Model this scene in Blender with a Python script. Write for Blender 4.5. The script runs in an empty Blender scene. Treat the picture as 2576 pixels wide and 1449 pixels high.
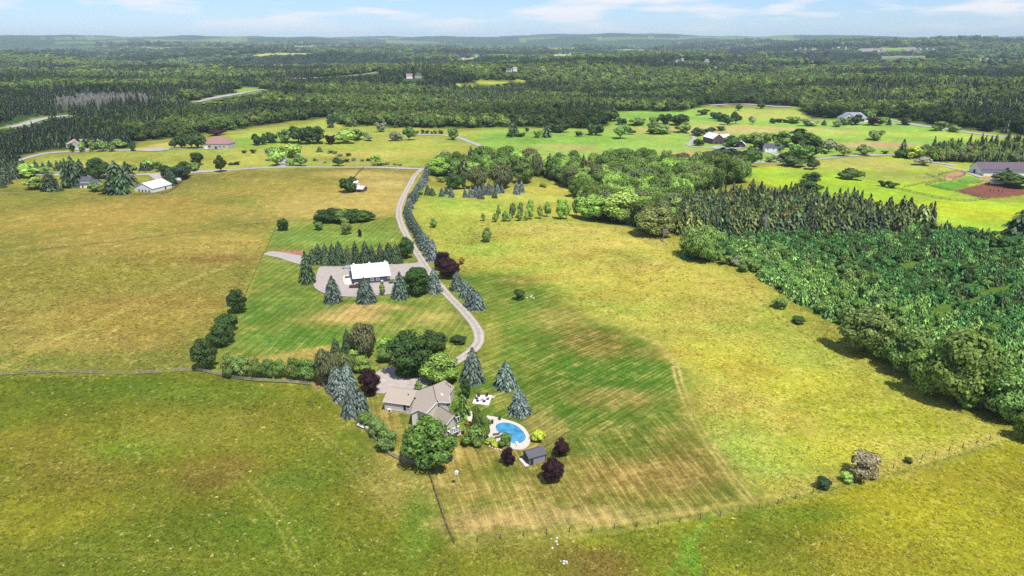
import bpy, bmesh, math, random
import numpy as np
from mathutils import Vector, Matrix

random.seed(7)
rng = np.random.default_rng(7)
scene = bpy.context.scene
col = scene.collection

# ------------------------------------------------------------------ camera
CAM_H, PITCH, FPX = 100.0, math.radians(19.73), 1750.0      # FPX: focal length in pixels of a 2576 px wide picture
cd = bpy.data.cameras.new('camera')
cd.sensor_width = 36.0
cd.lens = 36.0 * FPX / 2576.0
cd.clip_start, cd.clip_end = 1.0, 90000.0
cam = bpy.data.objects.new('camera', cd)
cam.location = (0, 0, CAM_H)
cam.rotation_euler = (math.pi / 2 - PITCH, 0, 0)
col.objects.link(cam)
scene.camera = cam

# ------------------------------------------------------------------ sky, sun, exposure
SUN_EL, SUN_AZ = math.radians(63), math.radians(150)         # azimuth from +Y (view direction) clockwise: behind the camera to the right
world = bpy.data.worlds.new('World')
scene.world = world
world.use_nodes = True
wn, wl = world.node_tree.nodes, world.node_tree.links
wn.clear()
def N(nodes, t, **kw):
    n = nodes.new(t)
    for k, v in kw.items():
        setattr(n, k, v)
    return n
w_out = N(wn, 'ShaderNodeOutputWorld')
w_bg = N(wn, 'ShaderNodeBackground')
w_bg.inputs['Strength'].default_value = 0.105
sky = N(wn, 'ShaderNodeTexSky', sky_type='NISHITA', sun_disc=False)
sky.sun_elevation, sky.sun_rotation = SUN_EL, SUN_AZ
sky.altitude, sky.air_density, sky.dust_density, sky.ozone_density = 300, 1.0, 0.25, 3.0
tc = N(wn, 'ShaderNodeTexCoord')
sep = N(wn, 'ShaderNodeSeparateXYZ')
wl.new(tc.outputs['Generated'], sep.inputs[0])
def wmath(op, a, b=None, c=None):
    n = N(wn, 'ShaderNodeMath', operation=op)
    for i, v in enumerate((a, b, c)):
        if v is None: continue
        if isinstance(v, (int, float)): n.inputs[i].default_value = v
        else: wl.new(v, n.inputs[i])
    return n.outputs[0]
# fair-weather clouds: long flattened banks low over the horizon
mpc = N(wn, 'ShaderNodeMapping'); mpc.inputs['Scale'].default_value = (3.0, 3.0, 19.0); mpc.inputs['Location'].default_value = (.35, 0.0, .12)
wl.new(tc.outputs['Generated'], mpc.inputs['Vector'])
cn = N(wn, 'ShaderNodeTexNoise')
cn.inputs['Scale'].default_value = 2.3; cn.inputs['Detail'].default_value = 6.0; cn.inputs['Roughness'].default_value = 0.5
wl.new(mpc.outputs[0], cn.inputs['Vector'])
cr = N(wn, 'ShaderNodeValToRGB')
cr.color_ramp.elements[0].position = 0.49; cr.color_ramp.elements[1].position = 0.60
cr.color_ramp.elements[0].color = (0, 0, 0, 1); cr.color_ramp.elements[1].color = (1, 1, 1, 1)
wl.new(cn.outputs[0], cr.inputs[0])
cf = wmath('MULTIPLY', cr.outputs[0], wmath('MULTIPLY', wmath('MINIMUM', wmath('MAXIMUM', wmath('MULTIPLY', sep.outputs[2], 30.0), 0.12), 1.0), 0.85))
tint = N(wn, 'ShaderNodeMix', data_type='RGBA', blend_type='MULTIPLY')
tint.inputs[0].default_value = 1.0
tint.inputs[7].default_value = (0.77, 0.96, 1.36, 1)
wl.new(sky.outputs[0], tint.inputs[6])
cmix = N(wn, 'ShaderNodeMix', data_type='RGBA')
cmix.inputs[7].default_value = (8.3, 8.1, 8.3, 1)
wl.new(cf, cmix.inputs[0]); wl.new(tint.outputs[2], cmix.inputs[6])
wl.new(cmix.outputs[2], w_bg.inputs['Color'])
wl.new(w_bg.outputs[0], w_out.inputs['Surface'])

sd = bpy.data.lights.new('sun', 'SUN')
sd.energy, sd.angle, sd.color = 5.0, math.radians(0.53), (1.0, 0.955, 0.88)
sun = bpy.data.objects.new('sun', sd)
sun.rotation_euler = (math.pi / 2 - SUN_EL, 0, -SUN_AZ + math.pi)
sun.location = (0, 0, 400)
col.objects.link(sun)

scene.view_settings.view_transform = 'Standard'
scene.view_settings.look = 'None'
scene.view_settings.exposure = 0.18
scene.view_settings.gamma = 1.0
scene.render.engine = 'CYCLES'
cy = scene.cycles
cy.max_bounces, cy.diffuse_bounces, cy.glossy_bounces, cy.transmission_bounces, cy.volume_bounces, cy.transparent_max_bounces = 5, 3, 2, 3, 0, 4
cy.use_denoising = False
cy.caustics_reflective = cy.caustics_refractive = False
cy.sample_clamp_indirect = 4.0

# ------------------------------------------------------------------ pixels of the photograph -> places on the ground
def fracsin(x, y, k):
    return np.sin(x * 1.0 * k[0] + k[2]) * np.cos(y * 1.0 * k[1] + k[3])
def smooth(a, b, t):
    t = np.clip((t - a) / (b - a), 0, 1)
    return t * t * (3 - 2 * t)
def h_raw(x, y):
    r = np.hypot(x, y)
    az = np.arctan2(x, y)
    h = 1.7 * np.sin(x / 52 + .7) * np.cos(y / 61 + 1.2) + 1.1 * np.sin((x + 1.4 * y) / 47 + 2.1) + 0.5 * np.sin((1.7 * x - y) / 21 + .3) + .22 * np.sin((x + .5 * y) / 9.5 + 1) * np.cos((y - .4 * x) / 11)
    h = h * (0.55 + 0.45 * smooth(60, 260, r))
    m = smooth(750, 1700, r)
    h = h + m * (7 * np.sin(x / 290 + 1.3) * np.cos(y / 410 + .4) + 5 * np.sin((x - .6 * y) / 190 + 2.2) + 4.5 * np.sin((x + 2 * y) / 260))
    m = smooth(1800, 4000, r)
    h = h + m * (22 * np.sin(x / 620 + .3) * np.cos(y / 700 + 2.0) + 14 * np.sin((x + 1.6 * y) / 450 + 1.0) - 16)
    m = smooth(5000, 8500, r)
    h = h + m * (20 * np.sin(az * 9 + 1.0 + r / 2600) + 13 * np.sin(az * 23 + r / 1300) + 6 * np.sin(az * 61 + r / 700))
    m = smooth(9000, 13500, r)
    h = h + m * (140 + 10 * np.sin(az * 5 + .5) + 7 * np.sin(az * 17))
    # wooded ridge far right, low hill right of the middle
    h = h + 78 * np.exp(-((az - .52) / .20) ** 2 - ((r - 7600) / 1500) ** 2)
    h = h + 26 * np.exp(-((x - 330) / 260) ** 2 - ((y - 2150) / 330) ** 2)
    h = h + 14 * np.exp(-((x + 300) / 330) ** 2 - ((y - 1850) / 240) ** 2)
    return h
PADS = []
def h(x, y):
    x = np.asarray(x, float); y = np.asarray(y, float)
    z = h_raw(x, y)
    for (px, py, r0, r1, pz) in PADS:
        w = 1 - smooth(r0, r1, np.hypot(x - px, y - py))
        z = z * (1 - w) + pz * w
    return z
CP, SP = math.cos(PITCH), math.sin(PITCH)
def ray(px, py):
    a = (np.asarray(px, float) - 1288.0) / FPX
    b = (724.5 - np.asarray(py, float)) / FPX
    return a, CP + b * SP, -SP + b * CP
def ats(px, py):
    """arrays of pixels (2576 wide) -> x, y, z on the terrain"""
    dx, dy, dz = ray(px, py)
    dx, dy, dz = np.broadcast_arrays(dx, dy, dz)
    t0 = np.clip(np.where(dz < -1e-4, -CAM_H / np.minimum(dz, -1e-4), 26000.0), 40, 26000)
    if t0.max() < 1500:                       # near ground is almost level: step straight onto it
        t = t0
        for _ in range(9): t = (h(t * dx, t * dy) - CAM_H) / dz
        return t * dx, t * dy, h(t * dx, t * dy)
    ts = np.geomspace(60, 26000, 260)
    lo = np.full(dx.shape, 60.0); hi = np.full(dx.shape, 26000.0)
    done = np.zeros(dx.shape, bool); prev = 60.0
    for t in ts:
        below = (CAM_H + t * dz < h(t * dx, t * dy)) & ~done
        lo = np.where(below, prev, lo); hi = np.where(below, t, hi)
        done |= below; prev = t
        if done.all(): break
    for _ in range(18):
        m = .5 * (lo + hi)
        b = CAM_H + m * dz < h(m * dx, m * dy)
        hi = np.where(b, m, hi); lo = np.where(b, lo, m)
    return hi * dx, hi * dy, h(hi * dx, hi * dy)
def at(p):
    x, y, z = ats(np.array([p[0]]), np.array([p[1]]))
    return Vector((x[0], y[0], z[0]))
def atl(pts):
    pts = np.array(pts, float)
    x, y, z = ats(pts[:, 0], pts[:, 1])
    return np.stack([x, y, z], 1)
def at_z(p, z):
    dx, dy, dz = ray(p[0], p[1])
    t = (z - CAM_H) / dz
    return Vector((float(t * dx), float(t * dy), z))
def on_plane(p, p0, n):
    d = Vector([float(c) for c in ray(p[0], p[1])]); o = Vector((0, 0, CAM_H))
    return o + d * ((Vector(p0) - o).dot(n) / d.dot(n))
def depth(P):
    return P[1] * CP - (P[2] - CAM_H) * SP
def proj(x, y, z):
    d = y * CP - (z - CAM_H) * SP
    return 1288 + FPX * x / d, 724.5 - FPX * (y * SP + (z - CAM_H) * CP) / d
K = 3840 / 2576
def zc(x0, y0, s):
    return lambda x, y: ((x0 + x / s) / K, (y0 + y / s) / K)
Z1 = zc(1150, 1200, 2.588); Z2 = zc(1600, 1280, 2.498); Z3 = zc(950, 820, 2.862); Z4 = zc(700, 1050, 3.22); Z5 = zc(1480, 580, 3.083)
ZL = zc(0, 380, 2.683); ZM = zc(900, 400, 2.683); ZC = zc(1800, 350, 2.683); ZR = zc(2560, 350, 2.0125); ZP = zc(2300, 600, 1.6727)
Z6 = zc(1200, 1700, 1.84); Z7 = zc(2500, 1500, 1.9224); ZN = zc(2500, 1100, 1.811); ZH = zc(1400, 1400, 5.174); ZB = zc(1150, 950, 6.3)
ZA = zc(3440, 560, 6.0375); ZQ = zc(2560, 440, 6.44); ZD = lambda x, y: (x, y); ZF = zc(0, 0, 1.84); ZG = zc(1300, 0, 1.9815); ZK = zc(2540, 0, 1.9815)

# level ground under the house, the pool, the barns
for p, r0, r1, dz in ((ZH(1050, 700), 15, 30, 0.3), (Z2(780, 870), 9, 17, -0.2), (ZB(1450, 560), 17, 30, 0.0), (Z2(1010, 1100), 3.5, 7, 0.0), (Z2(520, 555), 3.5, 7, 0.0),
                      (ZL(1470, 890), 16, 30, 0.0), (ZA(1750, 560), 24, 40, 0.0), (ZQ(820, 600), 14, 26, 0.0), (ZL(2190, 460), 18, 30, 0.0)):
    q = at(p)
    PADS.append((q.x, q.y, r0, r1, q.z + dz))

# ------------------------------------------------------------------ materials
MATS = {}
def new_mat(name):
    m = bpy.data.materials.new(name); m.use_nodes = True
    nt = m.node_tree; nt.nodes.clear()
    return m, nt.nodes, nt.links
def mat(name, color, rough=0.7, var=0.12, scale=6.0, metallic=0.0, spec=0.3, bump=0.0, stripes=None):
    """painted, rendered or stone surface with uneven colour"""
    if name in MATS: return MATS[name]
    m, n, l = new_mat(name)
    out = N(n, 'ShaderNodeOutputMaterial'); bs = N(n, 'ShaderNodeBsdfPrincipled')
    bs.inputs['Roughness'].default_value = rough; bs.inputs['Metallic'].default_value = metallic
    bs.inputs['Specular IOR Level'].default_value = spec
    tcn = N(n, 'ShaderNodeTexCoord'); no = N(n, 'ShaderNodeTexNoise')
    no.inputs['Scale'].default_value = scale; no.inputs['Detail'].default_value = 6; no.inputs['Roughness'].default_value = .65
    l.new(tcn.outputs['Object'], no.inputs['Vector'])
    mr = N(n, 'ShaderNodeMapRange')
    mr.inputs[1].default_value = .3; mr.inputs[2].default_value = .7; mr.inputs[3].default_value = 1 - var; mr.inputs[4].default_value = 1 + var
    l.new(no.outputs[0], mr.inputs[0])
    vm = N(n, 'ShaderNodeVectorMath', operation='SCALE'); vm.inputs[0].default_value = color[:3]
    l.new(mr.outputs[0], vm.inputs['Scale'])
    src = vm.outputs[0]
    if stripes:          # (axis, per metre, depth): clapboard or standing seams
        ax, per, dep = stripes
        sx = N(n, 'ShaderNodeSeparateXYZ'); l.new(tcn.outputs['Object'], sx.inputs[0])
        a = N(n, 'ShaderNodeMath', operation='MULTIPLY'); l.new(sx.outputs[ax], a.inputs[0]); a.inputs[1].default_value = per
        b = N(n, 'ShaderNodeMath', operation='FRACT'); l.new(a.outputs[0], b.inputs[0])
        c = N(n, 'ShaderNodeMapRange'); l.new(b.outputs[0], c.inputs[0]); c.inputs[2].default_value = .22; c.inputs[3].default_value = 1 - dep; c.inputs[4].default_value = 1.0
        v2 = N(n, 'ShaderNodeVectorMath', operation='SCALE'); l.new(src, v2.inputs[0]); l.new(c.outputs[0], v2.inputs['Scale'])
        src = v2.outputs[0]
    l.new(src, bs.inputs['Base Color'])
    if bump:
        bp = N(n, 'ShaderNodeBump'); bp.inputs['Strength'].default_value = bump; bp.inputs['Distance'].default_value = .1
        l.new(no.outputs[0], bp.inputs['Height']); l.new(bp.outputs[0], bs.inputs['Normal'])
    l.new(bs.outputs[0], out.inputs[0])
    MATS[name] = m
    return m
def leaf_mat(name, trans=0.3, rough=0.6, spec=0.25, lo=.5, hi=1.55):
    """foliage: each tree's own colour comes from its 'tint' property, leaf sprays vary one from another"""
    m, n, l = new_mat(name)
    out = N(n, 'ShaderNodeOutputMaterial'); bs = N(n, 'ShaderNodeBsdfPrincipled'); tr = N(n, 'ShaderNodeBsdfTranslucent'); mx = N(n, 'ShaderNodeMixShader')
    bs.inputs['Roughness'].default_value = rough; bs.inputs['Specular IOR Level'].default_value = spec
    at_ = N(n, 'ShaderNodeAttribute', attribute_type='INSTANCER', attribute_name='tint')
    rn = N(n, 'ShaderNodeAttribute', attribute_type='GEOMETRY', attribute_name='rnd')
    mr = N(n, 'ShaderNodeMapRange'); mr.inputs[3].default_value = lo; mr.inputs[4].default_value = hi
    l.new(rn.outputs['Fac'], mr.inputs[0])
    vm = N(n, 'ShaderNodeVectorMath', operation='SCALE'); l.new(at_.outputs['Color'], vm.inputs[0]); l.new(mr.outputs[0], vm.inputs['Scale'])
    l.new(vm.outputs[0], bs.inputs['Base Color'])
    v2 = N(n, 'ShaderNodeVectorMath', operation='MULTIPLY'); l.new(vm.outputs[0], v2.inputs[0]); v2.inputs[1].default_value = (1.25, 1.3, .7)
    l.new(v2.outputs[0], tr.inputs['Color'])
    mx.inputs[0].default_value = trans
    l.new(bs.outputs[0], mx.inputs[1]); l.new(tr.outputs[0], mx.inputs[2]); l.new(mx.outputs[0], out.inputs[0])
    MATS[name] = m
    return m
leafM = leaf_mat('foliage', .25, .7, .06, .5, 1.6); needleM = leaf_mat('needles', .10, .6, .12, .30, 1.95)
barkM = mat('bark', (.085, .065, .05), .9, .3, 9)
greyBarkM = mat('grey_bark', (.30, .275, .25), .9, .25, 9)
glassM = mat('window_glass', (.02, .025, .03), .08, .1, 2, spec=.6)
whiteM = mat('white_paint', (.78, .78, .76), .5, .05, 5)

# ------------------------------------------------------------------ mesh helpers
class MB:
    def __init__(s): s.v, s.f = [], []
    def add(s, vs, fs):
        k = len(s.v); s.v += [tuple(v) for v in vs]; s.f += [tuple(i + k for i in f) for f in fs]; return s
    def box(s, c, size, rz=0.0):
        cx, cy_, cz = c; a, b, d = [q / 2 for q in size]; co, si = math.cos(rz), math.sin(rz)
        vs = [(cx + x * co - y * si, cy_ + x * si + y * co, cz + z) for x in (-a, a) for y in (-b, b) for z in (-d, d)]
        return s.add(vs, [(0, 1, 3, 2), (4, 6, 7, 5), (0, 4, 5, 1), (2, 3, 7, 6), (0, 2, 6, 4), (1, 5, 7, 3)])
    def tube(s, p, q, r0, r1, n=6):
        p, q = Vector(p), Vector(q); d = (q - p).normalized()
        a = d.orthogonal().normalized(); b = d.cross(a)
        vs = []
        for o, r in ((p, r0), (q, r1)):
            vs += [o + (a * math.cos(6.28318 * i / n) + b * math.sin(6.28318 * i / n)) * r for i in range(n)]
        fs = [(i, (i + 1) % n, n + (i + 1) % n, n + i) for i in range(n)] + [tuple(range(n))[::-1], tuple(range(n, 2 * n))]
        return s.add(vs, fs)
    def slab(s, poly, t):
        """polygon of 3D points thickened straight down by t"""
        n = len(poly); vs = [Vector(p) for p in poly] + [Vector(p) - Vector((0, 0, t)) for p in poly]
        return s.add(vs, [tuple(range(n)), tuple(range(n, 2 * n))[::-1]] + [(i, n + i, n + (i + 1) % n, (i + 1) % n) for i in range(n)])
    def walls(s, ring, z0):
        """vertical walls under a ring of 3D points down to z0"""
        n = len(ring); vs = [Vector(p) for p in ring] + [Vector((p[0], p[1], z0)) for p in ring]
        return s.add(vs, [(i, (i + 1) % n, n + (i + 1) % n, n + i) for i in range(n)])
    def mesh(s, name, m=None):
        me = bpy.data.meshes.new(name); me.from_pydata(s.v, [], s.f); me.update()
        bm = bmesh.new(); bm.from_mesh(me); bmesh.ops.recalc_face_normals(bm, faces=bm.faces); bm.to_mesh(me); bm.free()
        if m: me.materials.append(m)
        return me
    def build(s, name, m, parent=None):
        return link(name, s.mesh(name, m), parent)
def link(name, data, parent=None, loc=None):
    o = bpy.data.objects.new(name, data); col.objects.link(o)
    if parent: o.parent = parent
    if loc is not None: o.location = loc
    return o
def tag(o, label=None, cat=None, group=None, kind=None):
    if label: o['label'] = label
    if cat: o['category'] = cat
    if group: o['group'] = group
    if kind: o['kind'] = kind
    return o
def empty(name, loc, label=None, cat=None, group=None, rz=0):
    o = link(name, None, None, loc); o.rotation_euler = (0, 0, rz); o.empty_display_size = .3
    return tag(o, label, cat, group)
_u = 'zeroth first second third fourth fifth sixth seventh eighth ninth tenth eleventh twelfth thirteenth fourteenth fifteenth sixteenth seventeenth eighteenth nineteenth'.split()
_t10 = {2: 'twent', 3: 'thirt', 4: 'fort', 5: 'fift'}
ORD = _u + [_t10[k // 10] + ('ieth' if k % 10 == 0 else 'y-' + _u[k % 10]) for k in range(20, 60)]
# ------------------------------------------------------------------ the ground: one sheet to the horizon
def srgb(r, g, b):
    f = lambda c: ((c / 255 + .055) / 1.055) ** 2.4 if c > 10 else c / 255 / 12.92
    return np.array([f(r), f(g), f(b)])
EXPO = 0.70                                     # picture brightness of a sunlit surface -> its base colour
def C_(r, g, b): return srgb(r, g, b) * EXPO
def noise2(x, y, s, seed=0):
    """cheap smooth value noise, 0..1"""
    x = x / s + seed * 17.3; y = y / s + seed * 9.1
    xi = np.floor(x).astype(np.int64); yi = np.floor(y).astype(np.int64); fx = x - xi; fy = y - yi
    fx = fx * fx * (3 - 2 * fx); fy = fy * fy * (3 - 2 * fy)
    def hsh(a, b):
        n = (a * 374761393 + b * 668265263 + seed * 144665) & 0x7fffffff
        n = ((n ^ (n >> 13)) * 1274126177) & 0x7fffffff
        return ((n ^ (n >> 16)) & 0xffff) / 65535.0
    return (hsh(xi, yi) * (1 - fx) + hsh(xi + 1, yi) * fx) * (1 - fy) + (hsh(xi, yi + 1) * (1 - fx) + hsh(xi + 1, yi + 1) * fx) * fy
def fbm(x, y, s, seed=0, o=4):
    t = 0; a = .5
    for i in range(o):
        t = t + a * noise2(x, y, s / 2 ** i, seed + i); a *= .5
    return t / (1 - .5 ** o)
def sdist(X, Y, poly):
    """signed distance to a polygon in metres, inside positive"""
    n = len(poly); d2 = np.full(X.shape, 1e18); ins = np.zeros(X.shape, bool)
    for i in range(n):
        ax, ay = poly[i][:2]; bx, by = poly[(i + 1) % n][:2]
        ex, ey = bx - ax, by - ay
        t = np.clip(((X - ax) * ex + (Y - ay) * ey) / (ex * ex + ey * ey + 1e-9), 0, 1)
        d2 = np.minimum(d2, (X - ax - t * ex) ** 2 + (Y - ay - t * ey) ** 2)
        c = ((ay > Y) != (by > Y)) & (X < (bx - ax) * (Y - ay) / (by - ay + 1e-12) + ax)
        ins ^= c
    return np.where(ins, 1, -1) * np.sqrt(d2)
def pldist(X, Y, pl):
    d2 = np.full(X.shape, 1e18)
    for i in range(len(pl) - 1):
        ax, ay = pl[i][:2]; bx, by = pl[i + 1][:2]; ex, ey = bx - ax, by - ay
        t = np.clip(((X - ax) * ex + (Y - ay) * ey) / (ex * ex + ey * ey + 1e-9), 0, 1)
        d2 = np.minimum(d2, (X - ax - t * ex) ** 2 + (Y - ay - t * ey) ** 2)
    return np.sqrt(d2)

AZ0 = math.radians(52)
azs = np.concatenate([np.linspace(-AZ0, AZ0, 940), np.linspace(AZ0, 2 * math.pi - AZ0, 46)[1:-1]])
deps = np.linspace(math.radians(58), math.radians(1.2), 610)
rs = list(CAM_H / np.tan(deps))
while rs[-1] < 17000: rs.append(rs[-1] * 1.035)
rs = np.array(rs)
R_, A_ = np.meshgrid(rs, azs, indexing='ij')
GX, GY = R_ * np.sin(A_), R_ * np.cos(A_)
GZ = h(GX, GY)
nr, na = GX.shape
gx, gy = GX.ravel(), GY.ravel()

FOREST_EDGE = [(-700, 480), (-60, 470), (40, 425), (60, 392), (130, 378), (190, 374), (260, 376), (330, 372), (348, 356), (470, 345), (560, 330), (604, 326), (661, 316), (729, 306), (821, 298), (841, 306), (879, 320), (924, 316), (981, 322), (1054, 322),
    (1129, 322), (1204, 323), (1270, 321), (1333, 320), (1432, 322), (1470, 324), (1532, 316), (1530, 302), (1550, 281), (1607, 280), (1682, 281), (1717, 281), (1760, 270), (1850, 265), (2004, 272), (2037, 298), (2084, 298), (2184, 297), (2230, 296),
    (2284, 306), (2334, 314), (2384, 322), (2467, 329), (2517, 335), (2576, 344), (2900, 370), (3300, 420)]
FE = atl(FOREST_EDGE)[:, :2]
fa = np.linspace(math.radians(52), math.radians(-52), 60)
FOREST = [tuple(p) for p in FE] + [(16500 * math.sin(a), 16500 * math.cos(a)) for a in fa]
CLEAR = [  # (outline in the photograph, colour): open ground between the far woods
    ([(590, 228), (615, 218), (655, 220), (650, 232), (600, 238)], C_(140, 165, 75)), ([(408, 133), (470, 131), (470, 137), (410, 138)], C_(170, 195, 120)),
    ([(634, 138), (760, 134), (900, 127), (900, 131), (770, 139), (640, 143)], C_(190, 200, 110)), ([(740, 130), (880, 124), (960, 122), (960, 126), (800, 131)], C_(150, 175, 95)),
    ([(980, 141), (1050, 138), (1055, 142), (985, 146)], C_(190, 205, 120)), ([(1190, 142), (1310, 138), (1310, 143), (1200, 148)], C_(140, 165, 85)), ([(1380, 137), (1440, 136), (1445, 141), (1390, 142)], C_(200, 205, 140)),
    ([(1140, 213), (1230, 202), (1330, 203), (1250, 215)], C_(185, 190, 75)), ([(2150, 122), (2300, 118), (2310, 123), (2160, 127)], C_(170, 165, 150)),
    ([(2200, 142), (2330, 140), (2330, 147), (2220, 150)], C_(150, 155, 120))]
for _ in range(22):                         # pale fields scattered through the far woods
    x_, y_ = random.uniform(0, 2576), random.choice([random.uniform(113, 128), random.uniform(118, 150)]); w_, t_ = random.uniform(25, 90), random.uniform(1.6, 3.6)
    CLEAR.append(([(x_ - w_, y_ + .3), (x_ - w_ * .3, y_ - t_), (x_ + w_ * .8, y_ - t_ * .8), (x_ + w_, y_), (x_ + w_ * .2, y_ + t_ * .6)], C_(*random.choice([(170, 185, 105), (190, 190, 120), (150, 178, 92), (200, 190, 140)]))))
CLEARXY = [(atl(p)[:, :2], c) for p, c in CLEAR]
HIGHWAYS = [[(494, 251), (560, 243), (610, 235), (662, 226)], [(15, 323), (70, 312), (110, 296), (170, 287)], [(715, 199), (800, 197), (880, 191), (948, 182)], [(1990, 270), (1900, 265), (1850, 262), (1780, 266)]]
HIGHXY = [atl(p) for p in HIGHWAYS]

TOWN = []
for k_, (x0_, x1_, y0_, y1_), lb_ in ((5, (1262, 1352, 176, 181), 'in a row across the middle of the forest'), (2, (1020, 1130, 192, 199), 'left of the forest house row'), (10, (2440, 2560, 150, 158), 'in the village at the right edge'), (12, (2000, 2130, 120, 128), 'below the far right ridge'),
        (12, (1720, 1900, 114, 121), 'in the far town right of centre'), (8, (2200, 2350, 124, 132), 'near the pale far clearing'), (6, (1360, 1520, 119, 123), 'in the far town at the centre'), (5, (330, 560, 108, 112), 'near the left horizon'), (2, (640, 700, 200, 206), 'beside the grey highway'), (4, (1700, 1780, 152, 160), 'in the right middle forest')):
    q_ = atl([(random.uniform(x0_, x1_), random.uniform(y0_, y1_)) for _ in range(k_)])
    TOWN += [(x_, y_, math.hypot(x_, y_), lb_) for x_, y_, z_ in q_]
COL = np.empty((gx.size, 3)); DRY = np.full(gx.size, .25); MOW = np.zeros(gx.size); MU = np.zeros(gx.size); MV = np.zeros(gx.size)
n1 = fbm(gx, gy, 55, 1); n2 = fbm(gx, gy, 140, 2); n3 = fbm(gx, gy, 18, 3)
COL[:] = C_(150, 150, 62)
def zone(px, color, feather=2.0, dry=.25, mow=0.0, mdir=None, color2=None, wob=1.0):
    """an area of ground with its own grass: outline in picture pixels, soft edge in metres"""
    poly = atl(px)[:, :2]
    zone_xy(poly, color, feather, dry, mow, mdir, color2, wob)
def zone_xy(poly, color, feather=2.0, dry=.25, mow=0.0, mdir=None, color2=None, wob=1.0):
    lo, hi = np.min(poly, 0) - 3 * feather - 5, np.max(poly, 0) + 3 * feather + 5
    k = np.where((gx > lo[0]) & (gx < hi[0]) & (gy > lo[1]) & (gy < hi[1]))[0]
    if not k.size: return
    d = sdist(gx[k], gy[k], poly) + (n3[k] - .5) * 2 * feather * wob
    w = smooth(-feather, feather, d)
    c = np.array(color)[None, :]
    if color2 is not None:
        t = smooth(.38, .62, n1[k])[:, None]; c = c * (1 - t) + np.array(color2)[None, :] * t
    COL[k] = COL[k] * (1 - w[:, None]) + c * w[:, None]
    DRY[k] = DRY[k] * (1 - w) + dry * w; MOW[k] = MOW[k] * (1 - w) + mow * w
    if mdir is not None:
        co, si = math.cos(mdir), math.sin(mdir); kk = k[w > .02]
        MU[kk] = -gx[kk] * si + gy[kk] * co; MV[kk] = gx[kk] * co + gy[kk] * si
def patch(p, rx, ry, color, s=.8, rot=0.0, dry=None, edge=.6):
    """a soft-edged patch of other grass, radii in metres on the ground"""
    q = at(p); R = max(rx, ry) * 2
    k = np.where((np.abs(gx - q.x) < R) & (np.abs(gy - q.y) < R))[0]
    if not k.size: return
    co, si = math.cos(rot), math.sin(rot); x = gx[k] - q.x; y = gy[k] - q.y
    d = np.hypot((x * co + y * si) / rx, (-x * si + y * co) / ry) + (n3[k] - .5) * 1.1
    w = s * (1 - smooth(1 - edge, 1 + edge, d))
    COL[k] = COL[k] * (1 - w[:, None]) + np.array(color)[None, :] * w[:, None]
    if dry is not None: DRY[k] = DRY[k] * (1 - w) + dry * w
def track(px, color, width=.5, gauge=0.0, s=.7):
    """a path or a pair of wheel tracks worn in the grass"""
    pl = atl(px)
    # smooth the line
    t = np.arange(len(pl)); tt = np.linspace(0, len(pl) - 1, len(pl) * 8)
    P = np.stack([np.interp(tt, t, pl[:, i]) for i in (0, 1)], 1)
    for _ in range(10): P[1:-1] = .25 * P[:-2] + .5 * P[1:-1] + .25 * P[2:]
    lo, hi = P.min(0) - 8, P.max(0) + 8
    k = np.where((gx > lo[0]) & (gx < hi[0]) & (gy > lo[1]) & (gy < hi[1]))[0]
    d = pldist(gx[k], gy[k], P)
    w = s * np.exp(-((d - gauge) / width) ** 2) * (.45 + 1.1 * (n3[k] - .1))
    w = np.clip(w, 0, 1)[:, None]
    COL[k] = COL[k] * (1 - w) + np.array(color)[None, :] * w

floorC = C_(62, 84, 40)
TAN, GOLD, OLIVE = C_(196, 163, 100), C_(190, 165, 84), C_(138, 130, 50)
# meadows left
zone([(-900, 470), (0, 462), (330, 490), (480, 432), (1060, 420), (1010, 505), (990, 562), (690, 558), (655, 650), (600, 780), (492, 932), (0, 944), (-900, 960)], C_(142, 134, 62), 3, .30, color2=C_(126, 128, 54))
patch((880, 500), 60, 40, C_(205, 178, 98), .7); patch((700, 470), 50, 30, C_(165, 148, 66), .6); patch((300, 540), 55, 45, C_(190, 160, 78), .6); patch((470, 610), 60, 30, C_(196, 166, 84), .45)
patch((200, 690), 50, 25, C_(150, 142, 58), .6); patch((560, 650), 14, 9, C_(140, 112, 58), .7); patch((330, 790), 40, 22, C_(168, 140, 66), .6); patch((120, 860), 40, 10, C_(170, 150, 75), .6)
patch((930, 440), 40, 18, C_(206, 184, 106), .7); patch((980, 460), 18, 18, C_(212, 188, 112), .7)
zone([(-1500, 955), (0, 944), (492, 934), (780, 968), (830, 1000), (905, 1085), (985, 1160), (1075, 1185), (1110, 1270), (1145, 1350), (1160, 1380), (1180, 1700), (-1500, 1700)], C_(124, 127, 41), 1.2, .15, color2=C_(108, 119, 36))
for p, rx, ry, c, s in [((250, 975), 20, 5, (98, 122, 38), .7), ((520, 985), 22, 6, (108, 130, 42), .7), ((330, 1130), 9, 7, (118, 138, 42), .8), ((730, 1210), 10, 5, (96, 118, 40), .7), ((560, 1180), 10, 7, (132, 112, 52), .7),
                        ((60, 1110), 12, 9, (150, 138, 52), .6), ((120, 1290), 14, 9, (150, 146, 44), .7), ((500, 1080), 16, 8, (150, 145, 58), .6), ((690, 1330), 16, 8, (100, 122, 36), .7), ((1000, 1110), 9, 16, (158, 146, 72), .7),
                        ((950, 1290), 12, 10, (140, 138, 46), .6), ((1060, 1310), 4, 14, (108, 136, 44), .8), ((850, 1060), 18, 8, (140, 138, 48), .6), ((330, 1380), 18, 7, (112, 124, 38), .7), ((870, 1130), 10, 8, (112, 126, 40), .7),
                        ((1020, 1180), 6, 12, (170, 158, 84), .6), ((900, 1400), 14, 8, (112, 124, 36), .6), ((180, 1190), 16, 8, (128, 118, 46), .6)]:
    patch(p, rx, ry, C_(*c), s)
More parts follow.
